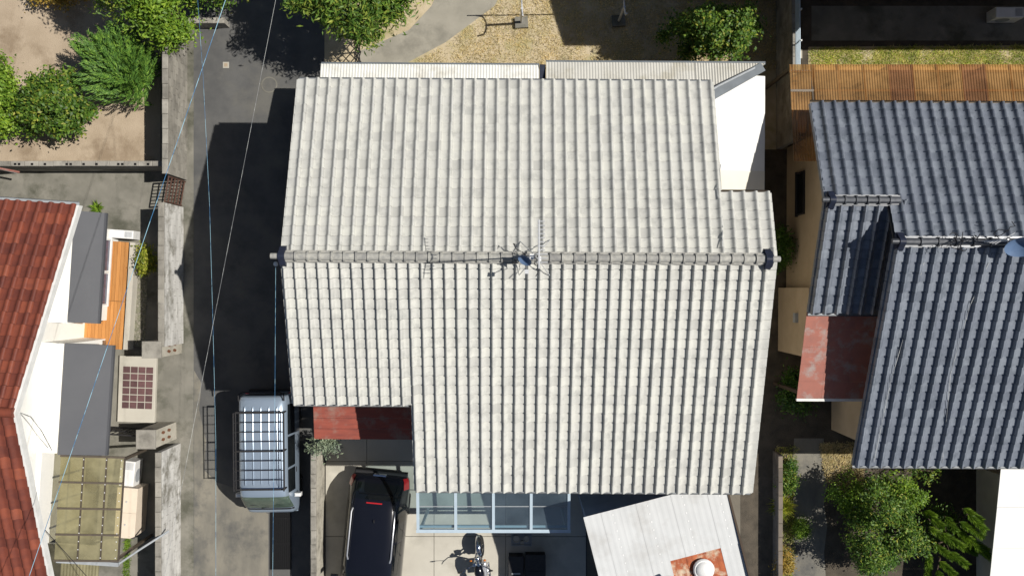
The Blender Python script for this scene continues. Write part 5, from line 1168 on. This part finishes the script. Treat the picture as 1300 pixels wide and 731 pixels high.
# pine with separate foxtail branches
rng = np.random.default_rng(50); px_, py_ = 1205, 690; x, y, _ = P(px_, py_, 1.2); t = thing('young_pine', 'young pine with separate foxtail branches beside the white-roofed outbuilding', 'tree', (x, y, 0)); Vs = []; m = MB()
for (bx_, by_, ex, ey, h) in ((1172, 648, 1184, 655, 1.6), (1178, 668, 1210, 690, 1.7), (1185, 690, 1207, 706, 1.5), (1192, 712, 1210, 728, 1.4), (1222, 645, 1245, 660, 1.8), (1218, 662, 1246, 680, 1.9), (1225, 680, 1252, 698, 1.7), (1222, 694, 1238, 700, 1.5), (1180, 700, 1178, 728, 1.2), (1215, 672, 1232, 690, 1.6), (1180, 655, 1196, 668, 1.9), (1195, 676, 1222, 694, 1.8), (1205, 700, 1226, 716, 1.6), (1228, 652, 1250, 672, 2.0), (1235, 690, 1256, 706, 1.8), (1200, 655, 1212, 672, 1.7), (1190, 722, 1196, 740, 1.5)):
    a, b = np.array(P(bx_, by_, h - .1)), np.array(P(ex, ey, h + .05)); d = unit(b - a); n = 460; s_ = rng.uniform(0, 1, n); ang_ = rng.uniform(0, 6.28, n)
    u = unit(np.cross(d, np.array([0, 0, 1.0]))); w_ = np.cross(d, u); out = np.cos(ang_)[:, None] * u + np.sin(ang_)[:, None] * w_
    dr = unit(d * .8 + out * .8); pos = a + (b - a) * s_[:, None] + dr * .085; nr = unit(np.cross(dr, rng.normal(size=dr.shape)))
    Vs.append(leaves(rng, pos, nr, np.full(n, .19), np.full(n, .022), .05, dr)); m.tube([(x, y, .5 + h * .3), tuple(a), tuple(b)], [.02, .014, .006], 5)
leaf_object('crown', np.concatenate(Vs), 'bright', t, (x, y, 0)); m.build('limbs', 'bark', t); m = MB(); m.tube([(x, y, 0), (x, y, 1.2)], [.05, .025], 8); m.build('trunk', 'bark', t, smooth=True)
# grass, straw and pebbles
def grass(name, poly, n, mat, seed, ln=.09, label=None, w=.012, z=.008):
    rng = np.random.default_rng(seed); pts = np.array([P(*q)[:2] for q in poly]); lo, hi = pts.min(0), pts.max(0); c = rng.uniform(lo, hi, (n * 2, 2)); ok = np.zeros(len(c), bool)
    for i in range(len(pts)):
        a, b = pts[i], pts[(i + 1) % len(pts)]; cond = ((a[1] > c[:, 1]) != (b[1] > c[:, 1])) & (c[:, 0] < (b[0] - a[0]) * (c[:, 1] - a[1]) / (b[1] - a[1] + 1e-12) + a[0]); ok ^= cond
    nz = np.sin(c[:, 0] * 3.1 + 1) * np.sin(c[:, 1] * 4.3) + np.sin(c[:, 0] * 7.7) * .6 + rng.normal(size=len(c)) * .8
    c = c[ok & (nz > -.7)]; n = len(c); a = rng.uniform(0, 6.28, n); tl = rng.uniform(.3, 1.35, n); dr = np.stack([np.cos(a) * np.sin(tl), np.sin(a) * np.sin(tl), np.cos(tl)], 1); L = ln * rng.uniform(.5, 1.4, n)
    sd_ = unit(np.cross(dr, np.array([0, 0, 1.0]))); nr = np.cross(sd_, dr); base = np.concatenate([c, np.full((n, 1), z)], 1)
    V = leaves(rng, base + dr * L[:, None] * .5, nr, L, np.full(n, w), .2, dr); V[:, :, 2] = np.maximum(V[:, :, 2], z)
    o = leaf_object(name, V, mat, None, (0, 0, 0), 'stuff'); tag(o, label, 'grass')
grass('dry_grass', [(508, 90), (566, 58), (628, 10), (660, -60), (985, -60), (985, 90)], 26000, 'straw', 60, .085, 'straw-coloured dry grass covering the back yard')
sheet('lawn_soil', [(1026, 60), (1600, 56), (1600, 92), (1026, 92)], 'dry', .009)
ac_unit(1282, 16, R(0), 'white air conditioner unit standing in the deep shade of the concrete yard', .8, .3, .6, .012)
grass('lawn_strip', [(1028, 62), (1330, 58), (1330, 84), (1028, 84)], 9000, 'turf', 61, .10, 'patchy green grass strip along the amber terrace roof')
grass('garden_weeds', [(1040, 562), (1098, 562), (1095, 622), (1048, 612)], 3600, 'straw', 62, .09, 'yellowing weeds beside the garden walk')
grass('wall_weeds', [(160, 680), (166, 680), (164, 760), (156, 760)], 900, 'bright', 63, .10, 'green weeds at the foot of the whitewashed wall')
grass('border_weeds', [(985, 566), (1012, 566), (1006, 640), (1008, 700), (1004, 760), (985, 760)], 3000, 'turf', 64, .10, 'mixed weeds in the border along the low brown wall')
sheet('gravel_bed', [(160, 336), (188, 336), (184, 440), (160, 440)], 'gravel', .012)
rng = random.Random(70); m = MB()
for k in range(900):
    x, y, _ = P(rng.uniform(161, 186), rng.uniform(337, 439)); r = rng.uniform(.015, .04); z = .012
    m.add([(x - r, y, z), (x, y - r * .8, z), (x + r, y, z), (x, y + r * .8, z), (x, y, z + r * .7)], [(0, 1, 4), (1, 2, 4), (2, 3, 4), (3, 0, 4)])
o = m.build('gravel', 'pebble', None, kind='stuff'); tag(o, 'mossy grey gravel in the bed beside the timber deck', 'gravel')
bpy.context.view_layer.update()
